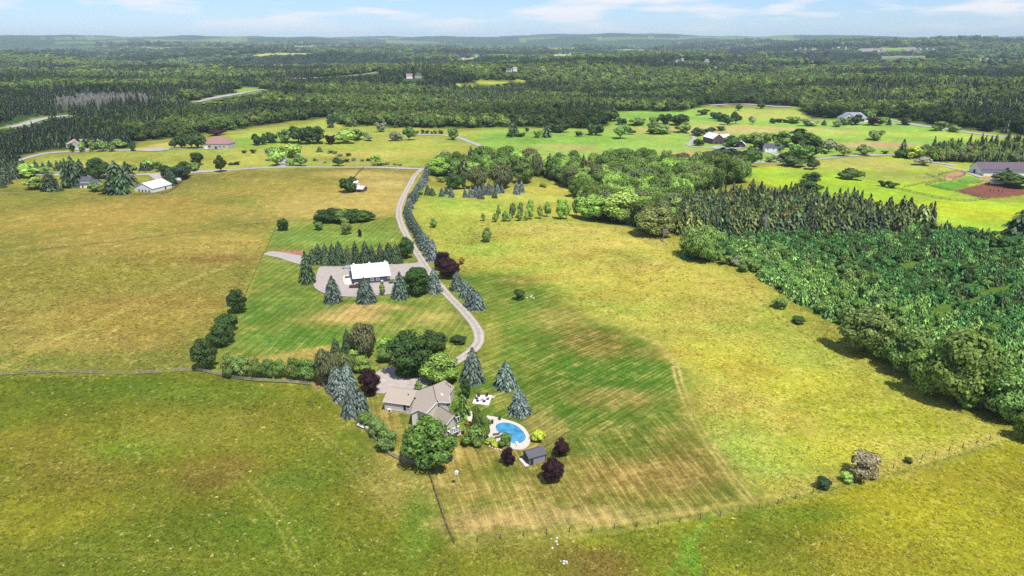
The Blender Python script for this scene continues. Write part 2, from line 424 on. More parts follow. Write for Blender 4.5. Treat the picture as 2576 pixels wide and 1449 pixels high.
# mown ground round the blue barn
zone([(690, 560), (800, 552), (1000, 548), (1062, 655), (1200, 800), (1218, 845), (1190, 890), (1040, 960), (1000, 975), (830, 975), (780, 965), (500, 930), (560, 850), (605, 780), (640, 680)], C_(110, 134, 50), 2.5, .26, .9, math.radians(80), color2=C_(132, 142, 60))
patch((890, 790), 10, 7, TAN, .85, dry=.75); patch((860, 800), 14, 6, C_(178, 156, 84), .6, dry=.6); patch((1090, 800), 9, 8, C_(188, 172, 92), .7, dry=.6); patch((950, 770), 12, 3, TAN, .6, dry=.7)
patch((740, 850), 20, 8, C_(88, 132, 46), .8); patch((960, 860), 12, 4, C_(100, 142, 48), .7); patch((660, 780), 12, 14, C_(92, 132, 48), .7); patch((850, 600), 26, 14, C_(126, 158, 66), .8); patch((740, 590), 14, 10, C_(122, 148, 66), .7)
zone([(560, 905), (700, 890), (830, 868), (840, 900), (830, 960), (780, 965), (560, 925)], C_(168, 152, 76), 1.0, .3, .2, math.radians(80)); patch((700, 920), 12, 3, C_(140, 142, 62), .5)
patch((1200, 700), 3, 14, C_(170, 168, 84), .4)
# bright grass right of the drive, down to the wood
zone([(1050, 470), (1100, 470), (1300, 470), (1425, 462), (1470, 520), (1500, 570), (1600, 600), (1690, 640), (1720, 660), (1820, 668), (1890, 720), (1960, 790), (2090, 860), (2200, 920), (2330, 1000), (2500, 1070), (2700, 1130), (2500, 1112), (2280, 1185), (2060, 1240),
      (1890, 1255), (1830, 1200), (1760, 1110), (1720, 1000), (1700, 930), (1650, 870), (1560, 830), (1470, 800), (1400, 740), (1330, 700), (1200, 680), (1110, 640), (1060, 580), (1035, 520)], C_(178, 173, 74), 3.5, .38, color2=C_(160, 167, 66))
for p, rx, ry, c, s in [((1180, 520), 30, 22, (152, 178, 66), .75), ((1330, 500), 40, 14, (186, 194, 84), .7), ((1120, 500), 14, 20, (128, 164, 58), .7), ((1230, 625), 14, 10, (150, 176, 66), .7), ((1420, 580), 40, 14, (196, 180, 92), .7), ((1560, 610), 26, 12, (200, 182, 92), .7),
                        ((1250, 660), 22, 8, (172, 158, 72), .6), ((1500, 690), 30, 12, (202, 186, 84), .6), ((1650, 720), 24, 16, (192, 178, 74), .6), ((1730, 790), 20, 10, (182, 160, 76), .5), ((1800, 890), 20, 12, (196, 188, 66), .7), ((1880, 860), 12, 10, (186, 178, 74), .5),
                        ((1830, 1000), 14, 10, (186, 162, 78), .55), ((2000, 960), 22, 14, (190, 186, 62), .7), ((2160, 1040), 20, 10, (176, 182, 56), .8), ((1930, 1140), 12, 8, (160, 186, 84), .8), ((1960, 1130), 5, 4, (130, 178, 96), .6), ((2080, 1130), 18, 8, (192, 190, 58), .7), ((2280, 1080), 16, 8, (168, 172, 50), .7), ((1850, 720), 14, 16, (196, 182, 84), .6)]:
    patch(p, rx, ry, C_(*c), s)
for p, rx, ry, c, s_ in [((1300, 590), 24, 9, (160, 150, 66), .6), ((1480, 640), 20, 7, (166, 150, 70), .6), ((1620, 665), 16, 8, (176, 158, 78), .6), ((1740, 840), 16, 6, (160, 148, 62), .55), ((1560, 745), 18, 7, (170, 156, 66), .5), ((1900, 930), 14, 6, (170, 154, 60), .5), ((2100, 1000), 16, 5, (158, 158, 52), .6), ((1980, 1060), 10, 5, (176, 160, 66), .5), ((1380, 540), 20, 8, (166, 166, 70), .5), ((1170, 590), 14, 10, (150, 160, 64), .6)]:
    patch(p, rx, ry, C_(*c), s_, rot=random.uniform(-.4, .4))
# striped lawn behind the pool
zone([(1120, 700), (1200, 684), (1300, 690), (1400, 735), (1480, 800), (1560, 828), (1650, 868), (1700, 925), (1722, 1000), (1765, 1105), (1830, 1200), (1880, 1250), (1790, 1290), (1500, 1325), (1170, 1352), (1145, 1340), (1110, 1270), (1078, 1190), (985, 1160),
      (905, 1085), (835, 1000), (850, 965), (950, 950), (1100, 930), (1200, 880), (1222, 845), (1200, 800), (1150, 745)], C_(86, 120, 38), 8.0, .30, 1.0, math.radians(44), color2=C_(104, 126, 44))
zone([(1400, 1150), (1560, 1120), (1730, 1060), (1765, 1105), (1830, 1200), (1880, 1250), (1790, 1290), (1500, 1325), (1170, 1352), (1145, 1340), (1110, 1270), (1078, 1190), (985, 1160), (905, 1085), (835, 1000), (850, 965), (950, 950), (1000, 1000), (1100, 1120), (1200, 1120)], C_(112, 126, 46), 9.0, .34, .85, math.radians(106), color2=C_(126, 124, 52))
for p, rx, ry, c, s, d in [((1340, 700), 14, 6, (150, 118, 62), .8, .55), ((1390, 800), 16, 10, (186, 160, 84), .75, .7), ((1500, 870), 10, 12, (150, 112, 60), .85, .6), ((1560, 1000), 12, 6, (172, 142, 78), .8, .75), ((1660, 890), 9, 5, (170, 140, 76), .7, .7), ((1240, 840), 4, 22, (176, 164, 78), .7, .6),
                           ((1240, 1000), 10, 5, (170, 156, 78), .5, .6), ((1360, 1080), 5, 9, (186, 158, 92), .8, .8), ((1450, 1100), 14, 5, (150, 140, 66), .5, .6), ((1600, 1080), 12, 4, (128, 132, 56), .5, .5), ((1000, 1060), 8, 6, (190, 160, 86), .8, .7), ((1010, 1120), 6, 7, (186, 166, 84), .8, .7), ((970, 1020), 4, 4, (188, 158, 86), .7, .7),
                           ((1180, 1130), 12, 6, (178, 148, 80), .8, .85), ((1150, 1220), 8, 8, (182, 154, 84), .8, .85), ((1480, 1180), 18, 7, (160, 130, 68), .8, .75), ((1620, 1210), 16, 8, (150, 120, 64), .8, .7), ((1740, 1180), 10, 10, (142, 116, 62), .8, .7), ((1330, 1230), 12, 6, (166, 136, 74), .8, .8),
                           ((1400, 1300), 22, 4, (206, 172, 112), .9, .95), ((1230, 1320), 12, 3, (196, 166, 104), .8, .9), ((1720, 1290), 5, 2, (196, 160, 108), .8, .8), ((1260, 1200), 6, 5, (118, 128, 46), .8, .3), ((1400, 1195), 7, 5, (116, 126, 46), .8, .3), ((1560, 1130), 14, 6, (84, 118, 38), .8, .2), ((1550, 940), 12, 10, (80, 122, 38), .7, .2), ((1300, 800), 10, 14, (100, 140, 44), .6, .25),
                           ((1340, 1000), 8, 8, (96, 130, 44), .6, .3), ((1790, 1230), 8, 3, (96, 120, 40), .6, .2), ((1040, 1050), 3, 4, (84, 132, 46), .9, .1), ((1000, 985), 6, 4, (170, 150, 78), .6, .5), ((930, 1010), 4, 5, (110, 132, 50), .8, .3), ((1100, 860), 14, 8, (116, 148, 52), .7, .25)]:
    patch(p, rx, ry, C_(*c), s * .5, dry=d * .85)
# foreground bottom
zone([(1150, 1385), (1300, 1372), (1500, 1345), (1800, 1305), (2070, 1248), (2300, 1195), (2520, 1120), (2900, 1020), (3400, 1700), (1170, 1700)], C_(154, 151, 42), 1.2, .18, color2=C_(142, 143, 39))
for p, rx, ry, c, s in [((1850, 1370), 22, 8, (104, 118, 34), .85), ((1700, 1420), 14, 6, (112, 122, 38), .7), ((1400, 1390), 14, 4, (132, 124, 52), .8), ((1480, 1430), 10, 5, (126, 104, 52), .8), ((1250, 1420), 14, 5, (124, 128, 44), .7), ((1735, 1385), 2.0, 9, (110, 152, 44), .8), ((2050, 1290), 18, 3, (104, 130, 36), .7), ((2300, 1280), 14, 8, (176, 170, 44), .7),
                        ((2150, 1400), 14, 6, (150, 134, 48), .6), ((2450, 1200), 20, 5, (160, 148, 50), .6), ((2500, 1350), 12, 8, (172, 168, 46), .6), ((2000, 1430), 12, 5, (124, 130, 40), .7), ((1620, 1340), 26, 3, (116, 128, 42), .7)]:
    patch(p, rx, ry, C_(*c), s)
# verges and fields beyond
zone([(480, 440), (1060, 418), (1060, 412), (1204, 360), (1204, 330), (1100, 330), (830, 302), (604, 330), (330, 378), (100, 400), (60, 420), (300, 430)], C_(170, 172, 78), 4, .3, color2=C_(156, 168, 70))
zone([(600, 330), (820, 300), (835, 318), (700, 345), (570, 360)], C_(166, 178, 78), 6, .3); zone([(335, 374), (480, 348), (515, 352), (500, 362), (360, 378)], C_(196, 186, 96), 3, .4, .5, math.radians(70))
zone([(580, 350), (700, 340), (760, 350), (640, 375), (590, 372)], C_(142, 172, 66), 6, .2); patch((430, 400), 60, 14, C_(156, 154, 66), .8); patch((880, 395), 40, 40, C_(178, 168, 80), .6); patch((1010, 375), 60, 40, C_(170, 176, 76), .7); patch((980, 390), 60, 20, C_(190, 178, 92), .7); patch((1080, 345), 40, 30, C_(150, 152, 70), .7); patch((830, 400), 22, 18, C_(130, 128, 66), .7)
zone([(1204, 324), (1530, 320), (1550, 283), (1760, 272), (2000, 276), (2040, 300), (2230, 300), (2520, 345), (2490, 372), (2230, 385), (2080, 395), (1880, 412), (1740, 420), (1400, 420), (1210, 380)], C_(146, 182, 78), 6, .2, color2=C_(160, 186, 84))
for p, rx, ry, c, s in [((1480, 355), 60, 30, (138, 182, 74), .8), ((1650, 375), 60, 26, (160, 192, 90), .8), ((1430, 370), 34, 16, (184, 168, 104), .75), ((1650, 292), 60, 40, (112, 172, 74), .85), ((1790, 300), 34, 34, (118, 176, 78), .7), ((1640, 325), 110, 20, (178, 170, 98), .7), ((1900, 325), 110, 34, (200, 180, 116), .8), ((2050, 330), 60, 24, (196, 178, 112), .6),
                        ((1930, 285), 70, 50, (190, 190, 96), .8), ((2150, 335), 90, 30, (168, 190, 84), .8), ((2330, 340), 80, 24, (180, 196, 80), .8), ((2190, 365), 50, 16, (206, 170, 124), .85), ((2080, 370), 40, 10, (204, 176, 128), .7), ((1790, 385), 40, 10, (206, 160, 118), .8), ((1640, 395), 50, 12, (206, 178, 120), .6), ((1300, 345), 60, 30, (120, 164, 66), .7)]:
    patch(p, rx, ry, C_(*c), s)
zone([(1860, 425), (2050, 405), (2240, 392), (2400, 385), (2576, 395), (2700, 400), (2700, 600), (2576, 585), (2350, 560), (2300, 540), (2200, 505), (2000, 480), (1870, 450)], C_(160, 190, 58), 4, .2, color2=C_(172, 196, 54))
for p, rx, ry, c, s in [((2180, 412), 70, 26, (186, 178, 96), .85), ((2170, 438), 60, 14, (158, 160, 76), .85), ((2030, 440), 60, 14, (140, 178, 60), .8), ((2120, 480), 60, 12, (146, 184, 56), .8), ((2400, 530), 46, 16, (190, 200, 52), .85), ((2520, 500), 30, 14, (150, 166, 70), .8), ((2330, 450), 40, 10, (170, 166, 92), .6), ((2330, 495), 26, 5, (150, 176, 76), .7)]:
    patch(p, rx, ry, C_(*c), s)
# horse farm: sand arena, round pen, paddocks
zone([ZA(860, 930), ZA(1100, 860), ZA(1500, 760), ZA(1660, 720), ZA(1950, 760), ZA(2300, 850), ZA(2700, 960), ZA(2700, 1020), ZA(2100, 1075), ZA(1500, 1110), ZA(1300, 1060), ZA(1000, 990)], C_(136, 90, 76), 1.0, .0)
zone([ZA(580, 600), ZA(760, 540), ZA(980, 495), ZA(1130, 540), ZA(1000, 620), ZA(800, 680), ZA(660, 660)], C_(196, 146, 118), 1.0, .0); zone([ZA(1400, 620), ZA(1950, 620), ZA(1950, 740), ZA(1650, 720), ZA(1500, 700)], C_(188, 150, 128), 1.0, 0)
zone([ZA(250, 810), ZA(800, 710), ZA(1180, 790), ZA(1100, 860), ZA(820, 940), ZA(500, 890)], C_(112, 158, 56), 1, .1); zone([ZA(850, 690), ZA(1150, 590), ZA(1400, 640), ZA(1450, 730), ZA(1180, 790)], C_(126, 166, 72), 1, .15)
# beds, bare soil
zone([Z3(110, 350), Z3(330, 340), Z3(540, 345), Z3(530, 400), Z3(360, 375)], C_(172, 124, 98), .8, 0); zone([Z4(1560, 1230), Z4(1690, 1230), Z4(1700, 1290), Z4(1540, 1310)], C_(150, 122, 82), .8, .4)
# woods: leaf litter and shade-tolerant green below the trees
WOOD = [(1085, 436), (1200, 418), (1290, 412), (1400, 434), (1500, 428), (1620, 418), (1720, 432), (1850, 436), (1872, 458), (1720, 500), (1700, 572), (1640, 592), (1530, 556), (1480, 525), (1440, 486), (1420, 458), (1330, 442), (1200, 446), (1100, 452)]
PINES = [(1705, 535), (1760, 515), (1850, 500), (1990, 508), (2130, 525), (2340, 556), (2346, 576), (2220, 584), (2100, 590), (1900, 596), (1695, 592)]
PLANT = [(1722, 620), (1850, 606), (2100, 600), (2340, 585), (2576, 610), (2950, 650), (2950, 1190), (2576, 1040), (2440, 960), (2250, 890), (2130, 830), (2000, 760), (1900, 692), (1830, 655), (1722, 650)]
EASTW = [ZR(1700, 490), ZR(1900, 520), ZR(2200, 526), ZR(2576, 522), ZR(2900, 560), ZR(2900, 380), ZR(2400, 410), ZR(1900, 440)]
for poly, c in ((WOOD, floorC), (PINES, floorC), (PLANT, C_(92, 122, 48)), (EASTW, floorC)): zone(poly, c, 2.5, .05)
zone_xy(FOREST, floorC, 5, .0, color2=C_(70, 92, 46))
for xy, c in CLEARXY: zone_xy(xy, c, 6, .15)
for xy in HIGHXY:
    d = pldist(gx, gy, xy); w = (1 - smooth(9, 16, d))[:, None]; COL[:] = COL * (1 - w) + C_(150, 160, 90) * w
far = smooth(6000, 11000, np.hypot(gx, gy))[:, None]
fcol = np.where(fbm(gx, gy, 900, 9)[:, None] > .56, C_(120, 140, 84)[None, :], C_(60, 88, 52)[None, :])
COL[:] = COL * (1 - far) + fcol * far
# wheel tracks and worn lines
LT = C_(188, 170, 90)
track([(0, 925), (90, 880), (180, 840), (330, 770), (480, 705), (600, 655)], LT, .5, .9, .6); track([(590, 1190), (640, 1240), (690, 1290), (720, 1340), (740, 1400)], C_(180, 172, 84), .35, .9, .28); track([(780, 1060), (860, 1150), (940, 1230), (985, 1300)], C_(190, 176, 96), .4, .8, .3)
track([(0, 1135), (120, 1160), (230, 1200), (330, 1190)], C_(170, 162, 72), .4, .9, .3); track([(0, 1310), (160, 1285), (330, 1275), (420, 1280)], C_(160, 150, 66), .4, .9, .3); track([(60, 1385), (250, 1385), (420, 1395), (560, 1400)], C_(158, 152, 62), .4, .9, .4); track([(0, 1000), (200, 978), (420, 980), (600, 960)], C_(112, 118, 40), .5, .8, .5)
track([(1700, 925), (1708, 960), (1730, 1020), (1775, 1105), (1840, 1200), (1890, 1260)], C_(196, 176, 104), .5, .9, .75); track([(1590, 835), (1660, 868), (1700, 915)], C_(190, 168, 96), .6, .6, .6)
track([(1840, 665), (1885, 715), (1900, 745), (1950, 795), (2040, 850), (2110, 880), (2200, 935)], C_(150, 128, 66), .5, 0, .8); track([(1720, 655), (1780, 662), (1840, 668)], C_(176, 138, 84), .6, 0, .7)
track([(1150, 1372), (1400, 1348), (1700, 1302), (1880, 1268), (2070, 1222), (2300, 1160), (2500, 1108)], C_(176, 160, 84), .8, 1.0, .7); track([(1160, 1380), (1500, 1340), (1800, 1290), (2060, 1238), (2300, 1180), (2510, 1115)], C_(104, 124, 38), .5, 0, .7)
track([(1690, 1449), (1720, 1400), (1760, 1330), (1790, 1295)], C_(120, 154, 50), 1.2, 0, .6); track([(1250, 1400), (1380, 1385), (1450, 1400), (1520, 1440)], C_(150, 134, 66), .5, .5, .5)
track([(655, 655), (690, 590), (700, 560)], C_(150, 130, 66), .4, 0, .6); track([(655, 655), (625, 740), (600, 800)], C_(176, 164, 84), .5, 0, .5); track([(1000, 660), (1100, 760), (1200, 850)], C_(150, 160, 66), .5, 4, .3)
track([(1270, 480), (1100, 560)], C_(170, 186, 80), .6, 0, .3); track([(0, 640), (200, 618), (420, 590), (560, 570), (690, 558)], C_(120, 104, 56), .5, 0, .7); track([(1420, 640), (1300, 640), (1600, 600)], C_(196, 184, 100), .5, .6, .4)
COL *= (0.78 + 0.46 * n3)[:, None]
COL *= (0.88 + 0.26 * n2)[:, None]

verts = np.stack([gx, gy, GZ.ravel()], 1)
ii, jj = np.meshgrid(np.arange(nr - 1), np.arange(na), indexing='ij')
j2 = (jj + 1) % na
quads = np.stack([ii * na + jj, ii * na + j2, (ii + 1) * na + j2, (ii + 1) * na + jj], -1).reshape(-1, 4)
# centre cap below the drone
cv = len(verts); verts = np.vstack([verts, [[0, 0, float(h(0, 0))]]])
tris = np.stack([np.full(na, cv), (np.arange(na) + 1) % na, np.arange(na)], 1)
me = bpy.data.meshes.new('ground')
nq, nt_ = len(quads), len(tris)
me.vertices.add(len(verts)); me.vertices.foreach_set('co', verts.astype(np.float32).ravel())
me.loops.add(nq * 4 + nt_ * 3); me.loops.foreach_set('vertex_index', np.concatenate([quads[:, ::-1].ravel(), tris[:, ::-1].ravel()]).astype(np.int32))
me.polygons.add(nq + nt_)
me.polygons.foreach_set('loop_start', np.concatenate([np.arange(nq) * 4, nq * 4 + np.arange(nt_) * 3]).astype(np.int32))
me.update(); me.validate()
me.polygons.foreach_set('use_smooth', np.ones(nq + nt_, bool))
c4 = np.ones((len(verts), 4), np.float32); c4[:-1, :3] = COL; c4[-1, :3] = COL[0]
a = me.attributes.new('ground_col', 'FLOAT_COLOR', 'POINT'); a.data.foreach_set('color', c4.ravel())
p3 = np.zeros((len(verts), 3), np.float32); p3[:-1, 0] = MU; p3[:-1, 1] = MV; p3[:-1, 2] = MOW
a = me.attributes.new('mow', 'FLOAT_VECTOR', 'POINT'); a.data.foreach_set('vector', p3.ravel())
d1 = np.zeros(len(verts), np.float32); d1[:-1] = DRY
a = me.attributes.new('dry', 'FLOAT', 'POINT'); a.data.foreach_set('value', d1)
if me.polygons[nq // 2].normal.z < 0: me.flip_normals()
ground = tag(link('ground', me), 'rolling meadows, mown lawns and fields reaching to the horizon', None, None, 'structure')

m, n, l = new_mat('grass_ground')
out = N(n, 'ShaderNodeOutputMaterial'); bs = N(n, 'ShaderNodeBsdfPrincipled'); bs.inputs['Roughness'].default_value = .9; bs.inputs['Specular IOR Level'].default_value = .0
aC = N(n, 'ShaderNodeAttribute', attribute_name='ground_col'); aM = N(n, 'ShaderNodeAttribute', attribute_name='mow'); aD = N(n, 'ShaderNodeAttribute', attribute_name='dry')
tcg = N(n, 'ShaderNodeTexCoord')
def gm(op, a, b=None, c=None, clamp=False):
    q = N(n, 'ShaderNodeMath', operation=op); q.use_clamp = clamp
    for i, v_ in enumerate((a, b, c)):
        if v_ is None: continue
        if isinstance(v_, (int, float)): q.inputs[i].default_value = v_
        else: l.new(v_, q.inputs[i])
    return q.outputs[0]
def gnoise(vec, scale, det=3, rough=.6):
    q = N(n, 'ShaderNodeTexNoise'); q.inputs['Scale'].default_value = scale; q.inputs['Detail'].default_value = det; q.inputs['Roughness'].default_value = rough
    l.new(vec, q.inputs['Vector']); return q.outputs[0]
obj = tcg.outputs['Object']
nA, nB, nC_, nE = gnoise(obj, .16, 5, .65), gnoise(obj, .75, 4, .7), gnoise(obj, 2.6, 3, .75), gnoise(obj, .05, 4, .6)
sx = N(n, 'ShaderNodeSeparateXYZ'); l.new(aM.outputs['Vector'], sx.inputs[0])
mu, mv, mw = sx.outputs[0], sx.outputs[1], sx.outputs[2]
# streaks along the mower's path, thin pale lines where the blades scalped the turf
def comb(a_, b_):
    q = N(n, 'ShaderNodeCombineXYZ'); l.new(a_, q.inputs[0]); l.new(b_, q.inputs[1]); return q.outputs[0]
streak = gnoise(comb(gm('MULTIPLY', mu, 1.6), gm('MULTIPLY', mv, .10)), 1.0, 4, .7)
streak2 = gnoise(comb(gm('MULTIPLY', mu, .09), gm('MULTIPLY', mv, 1.3)), 1.0, 3, .7)
wave = gm('SINE', gm('ADD', gm('MULTIPLY', mu, 2 * math.pi / 3.3), gm('MULTIPLY', nA, 2.0)))
blot = gm('ADD', gm('MULTIPLY', gm('ADD', gm('MULTIPLY', streak, .7), gm('MULTIPLY', streak2, .3)), mw), gm('MULTIPLY', nB, gm('SUBTRACT', 1.0, mw)))
def blade(c_, per, sh):
    return gm('POWER', gm('MAXIMUM', gm('SINE', gm('ADD', gm('MULTIPLY', c_, 2 * math.pi / per), gm('MULTIPLY', nA, sh))), 0.0), 3.0)
lines = gm('MULTIPLY', gm('ADD', gm('MULTIPLY', blade(mu, 1.5, 4.0), gm('MULTIPLY', streak, 1.3)), gm('MULTIPLY', blade(mv, 2.1, 5.0), gm('MULTIPLY', gm('SUBTRACT', streak2, .35), 1.2))), mw)
blot = gm('ADD', blot, gm('MULTIPLY', gm('SUBTRACT', lines, .22), .18))
dmask = gm('MULTIPLY', gm('ADD', gm('ADD', gm('MULTIPLY', gm('SUBTRACT', blot, .5), 5.2), gm('MULTIPLY', gm('SUBTRACT', nA, .5), 2.6)), gm('SUBTRACT', gm('MULTIPLY', aD.outputs['Fac'], 1.6), .46)), 1.0, clamp=True)
dryc = N(n, 'ShaderNodeMix', data_type='RGBA'); dryc.inputs[0].default_value = .62; l.new(aC.outputs['Color'], dryc.inputs[6]); dryc.inputs[7].default_value = tuple(C_(226, 190, 120)) + (1,)
mixd = N(n, 'ShaderNodeMix', data_type='RGBA'); l.new(gm('MULTIPLY', dmask, .72), mixd.inputs[0]); l.new(aC.outputs['Color'], mixd.inputs[6]); l.new(dryc.outputs[2], mixd.inputs[7])
# greener tufts in the meadows
gmask = gm('MULTIPLY', gm('MULTIPLY', gm('SUBTRACT', gm('ADD', gm('MULTIPLY', nE, .6), gm('MULTIPLY', nB, .4)), .50), 5.0, clamp=True), .55)
grn = N(n, 'ShaderNodeVectorMath', operation='MULTIPLY'); l.new(mixd.outputs[2], grn.inputs[0]); grn.inputs[1].default_value = (.70, .92, .68)
mixg = N(n, 'ShaderNodeMix', data_type='RGBA'); l.new(gmask, mixg.inputs[0]); l.new(mixd.outputs[2], mixg.inputs[6]); l.new(grn.outputs[0], mixg.inputs[7])
fine = gm('ADD', 1.0, gm('ADD', gm('MULTIPLY', gm('SUBTRACT', nC_, .5), 1.9), gm('ADD', gm('MULTIPLY', gm('SUBTRACT', nB, .5), 1.3), gm('MULTIPLY', gm('SUBTRACT', nA, .5), .9))))
fine = gm('MAXIMUM', gm('ADD', fine, gm('MULTIPLY', gm('MULTIPLY', wave, .13), mw)), .35)
vs_ = N(n, 'ShaderNodeVectorMath', operation='SCALE'); l.new(mixg.outputs[2], vs_.inputs[0]); l.new(fine, vs_.inputs['Scale'])
l.new(vs_.outputs[0], bs.inputs['Base Color'])
bp = N(n, 'ShaderNodeBump'); bp.inputs['Strength'].default_value = .55; bp.inputs['Distance'].default_value = .35
hgt = gm('ADD', gm('MULTIPLY', nC_, .5), gm('MULTIPLY', nB, .8))
l.new(hgt, bp.inputs['Height']); l.new(bp.outputs[0], bs.inputs['Normal']); l.new(bs.outputs[0], out.inputs[0])
me.materials.append(m)

# ------------------------------------------------------------------ roads, drives, yards
def resample(P, step):
    P = np.asarray(P, float); d = np.r_[0, np.cumsum(np.hypot(*(P[1:, :2] - P[:-1, :2]).T))]
    n_ = max(int(d[-1] / step), 2); t = np.linspace(0, d[-1], n_ + 1)
    Q = np.stack([np.interp(t, d, P[:, i]) for i in (0, 1)], 1)
    for _ in range(4): Q[1:-1] = .25 * Q[:-2] + .5 * Q[1:-1] + .25 * Q[2:]
    return Q
def lift(x, y): return .06 + .0004 * np.hypot(x, y)
def strip(name, px, width, material, label, step=2.5, xy=None, dz=0.0):
    Q = resample(atl(px) if xy is None else xy, step)
    T = np.gradient(Q, axis=0); T /= np.linalg.norm(T, axis=1)[:, None] + 1e-9
    Nn = np.stack([-T[:, 1], T[:, 0]], 1); cols_ = 7
    V = []
    wv = width * (1 + .22 * (fbm(Q[:, 0], Q[:, 1], 7, 5) - .5))
    for c in np.linspace(-.5, .5, cols_):
        xy_ = Q + Nn * (c * wv)[:, None]
        V.append(np.c_[xy_, h(xy_[:, 0], xy_[:, 1]) + lift(xy_[:, 0], xy_[:, 1]) + dz + .05 * (1 - (2 * c) ** 2) - (.04 if abs(c) > .49 else 0)])
    V = np.stack(V, 1); n_ = len(Q)
    F = [(i * cols_ + j, i * cols_ + j + 1, (i + 1) * cols_ + j + 1, (i + 1) * cols_ + j) for i in range(n_ - 1) for j in range(cols_ - 1)]
    mb = MB(); mb.v = [tuple(v_) for v_ in V.reshape(-1, 3)]; mb.f = F
    o = mb.build(name, material)
    a_ = o.data.attributes.new('across', 'FLOAT', 'POINT'); a_.data.foreach_set('value', np.tile(np.abs(np.linspace(-1, 1, cols_)), n_).astype(np.float32))
    if o.data.polygons[0].normal.z < 0: o.data.flip_normals()
    return tag(o, label, None, None, 'structure')
def sheet(name, pts_xy, material, label, dz=0.0, cell=1.5, z=None, kind='structure'):
    """a flat-lying area following the ground"""
    P = np.asarray(pts_xy, float)[:, :2]
    # smooth the outline
    q = np.vstack([P, P[:1]]); t = np.arange(len(q)); tt = np.linspace(0, len(P), len(P) * 5 + 1)[:-1]
    S = np.stack([np.interp(tt, t, q[:, i]) for i in (0, 1)], 1)
    for _ in range(3): S = .25 * np.roll(S, 1, 0) + .5 * S + .25 * np.roll(S, -1, 0)
    bm = bmesh.new(); vs2 = [bm.verts.new((x, y, 0)) for x, y in S]
    es = [bm.edges.new((vs2[i], vs2[(i + 1) % len(vs2)])) for i in range(len(vs2))]
    bmesh.ops.triangle_fill(bm, use_beauty=True, use_dissolve=False, edges=es)
    for _ in range(6):
        long = [e for e in bm.edges if e.calc_length() > cell * 2]
        if not long: break
        bmesh.ops.subdivide_edges(bm, edges=long, cuts=1); bmesh.ops.triangulate(bm, faces=bm.faces[:])
    for v_ in bm.verts:
        v_.co.z = (float(h(v_.co.x, v_.co.y)) + float(lift(v_.co.x, v_.co.y)) + dz) if z is None else z
    bmesh.ops.recalc_face_normals(bm, faces=bm.faces)
    me_ = bpy.data.meshes.new(name); bm.to_mesh(me_); bm.free()
    if me_.polygons[0].normal.z < 0: me_.flip_normals()
    me_.materials.append(material)
    return tag(link(name, me_), label, None, None, kind), S
gravelM = mat('gravel', (.37, .325, .285), .95, .16, .9, bump=.3)
driveM = mat('drive_gravel', (.40, .35, .305), .95, .20, .7, bump=.3)
asphaltM = mat('pale_asphalt', (.34, .325, .305), .9, .10, .5)
concreteM = mat('concrete', (.60, .56, .50), .85, .07, 2.0)
def rutted(name, color):
    m = mat(name, color, .95, .2, .7, bump=.3).copy(); m.name = name + '_rutted'; n, l = m.node_tree.nodes, m.node_tree.links
    bs = next(q for q in n if q.type == 'BSDF_PRINCIPLED'); src = bs.inputs['Base Color'].links[0].from_socket
    ac = N(n, 'ShaderNodeAttribute', attribute_name='across'); no = N(n, 'ShaderNodeTexNoise'); no.inputs['Scale'].default_value = .35; tcx = N(n, 'ShaderNodeTexCoord'); l.new(tcx.outputs['Object'], no.inputs['Vector'])
    ad = N(n, 'ShaderNodeMath', operation='ADD'); l.new(ac.outputs['Fac'], ad.inputs[0]); mm = N(n, 'ShaderNodeMath', operation='MULTIPLY_ADD'); l.new(no.outputs[0], mm.inputs[0]); mm.inputs[1].default_value = .5; mm.inputs[2].default_value = -.25; l.new(mm.outputs[0], ad.inputs[1])
    rp = N(n, 'ShaderNodeValToRGB'); cr_ = rp.color_ramp; cr_.elements[0].position = .0; cr_.elements[0].color = (.80, .84, .74, 1); cr_.elements[1].position = 1.0; cr_.elements[1].color = (.62, .70, .48, 1)
    for p_, c_ in ((.28, (.88, .88, .84, 1)), (.48, (1.1, 1.09, 1.07, 1)), (.72, (1.0, 1.0, 1.0, 1)), (.9, (.86, .87, .78, 1))): e_ = cr_.elements.new(p_); e_.color = c_
    l.new(ad.outputs[0], rp.inputs[0]); vm = N(n, 'ShaderNodeVectorMath', operation='MULTIPLY'); l.new(src, vm.inputs[0]); l.new(rp.outputs[0], vm.inputs[1]); l.new(vm.outputs[0], bs.inputs['Base Color'])
    return m
ruttedM = rutted('drive_gravel', (.40, .35, .305))
DRIVE = [(1062, 424), (1045, 440), (1030, 468), (1014, 496), (1004, 522), (1003, 545), (1012, 572), (1028, 602), (1046, 632), (1066, 664), (1090, 700), (1124, 740), (1158, 774), (1188, 808), (1206, 838), (1206, 862), (1190, 882), (1166, 898), (1140, 914), (1112, 932)]
DRIVE_XY = atl(DRIVE)
strip('driveway', None, 3.8, ruttedM, 'long pale gravel driveway winding from the road down to the house', 2.0, DRIVE_XY)
court = atl([Z1(640, 540), Z1(700, 490), Z1(810, 455), Z1(880, 470), Z1(850, 515), Z1(880, 560), Z1(980, 575), Z1(1110, 552), Z1(1190, 505), Z1(1290, 460), Z1(1400, 375), Z1(1440, 365), Z1(1480, 400), Z1(1440, 440), Z1(1350, 560), Z1(1230, 610), Z1(1130, 660), Z1(1080, 700), Z1(900, 720), Z1(785, 690), Z1(750, 725), Z1(650, 705), Z1(690, 640)])
sheet('forecourt', court, driveM, 'gravel forecourt between the garage and the big maple', .03)
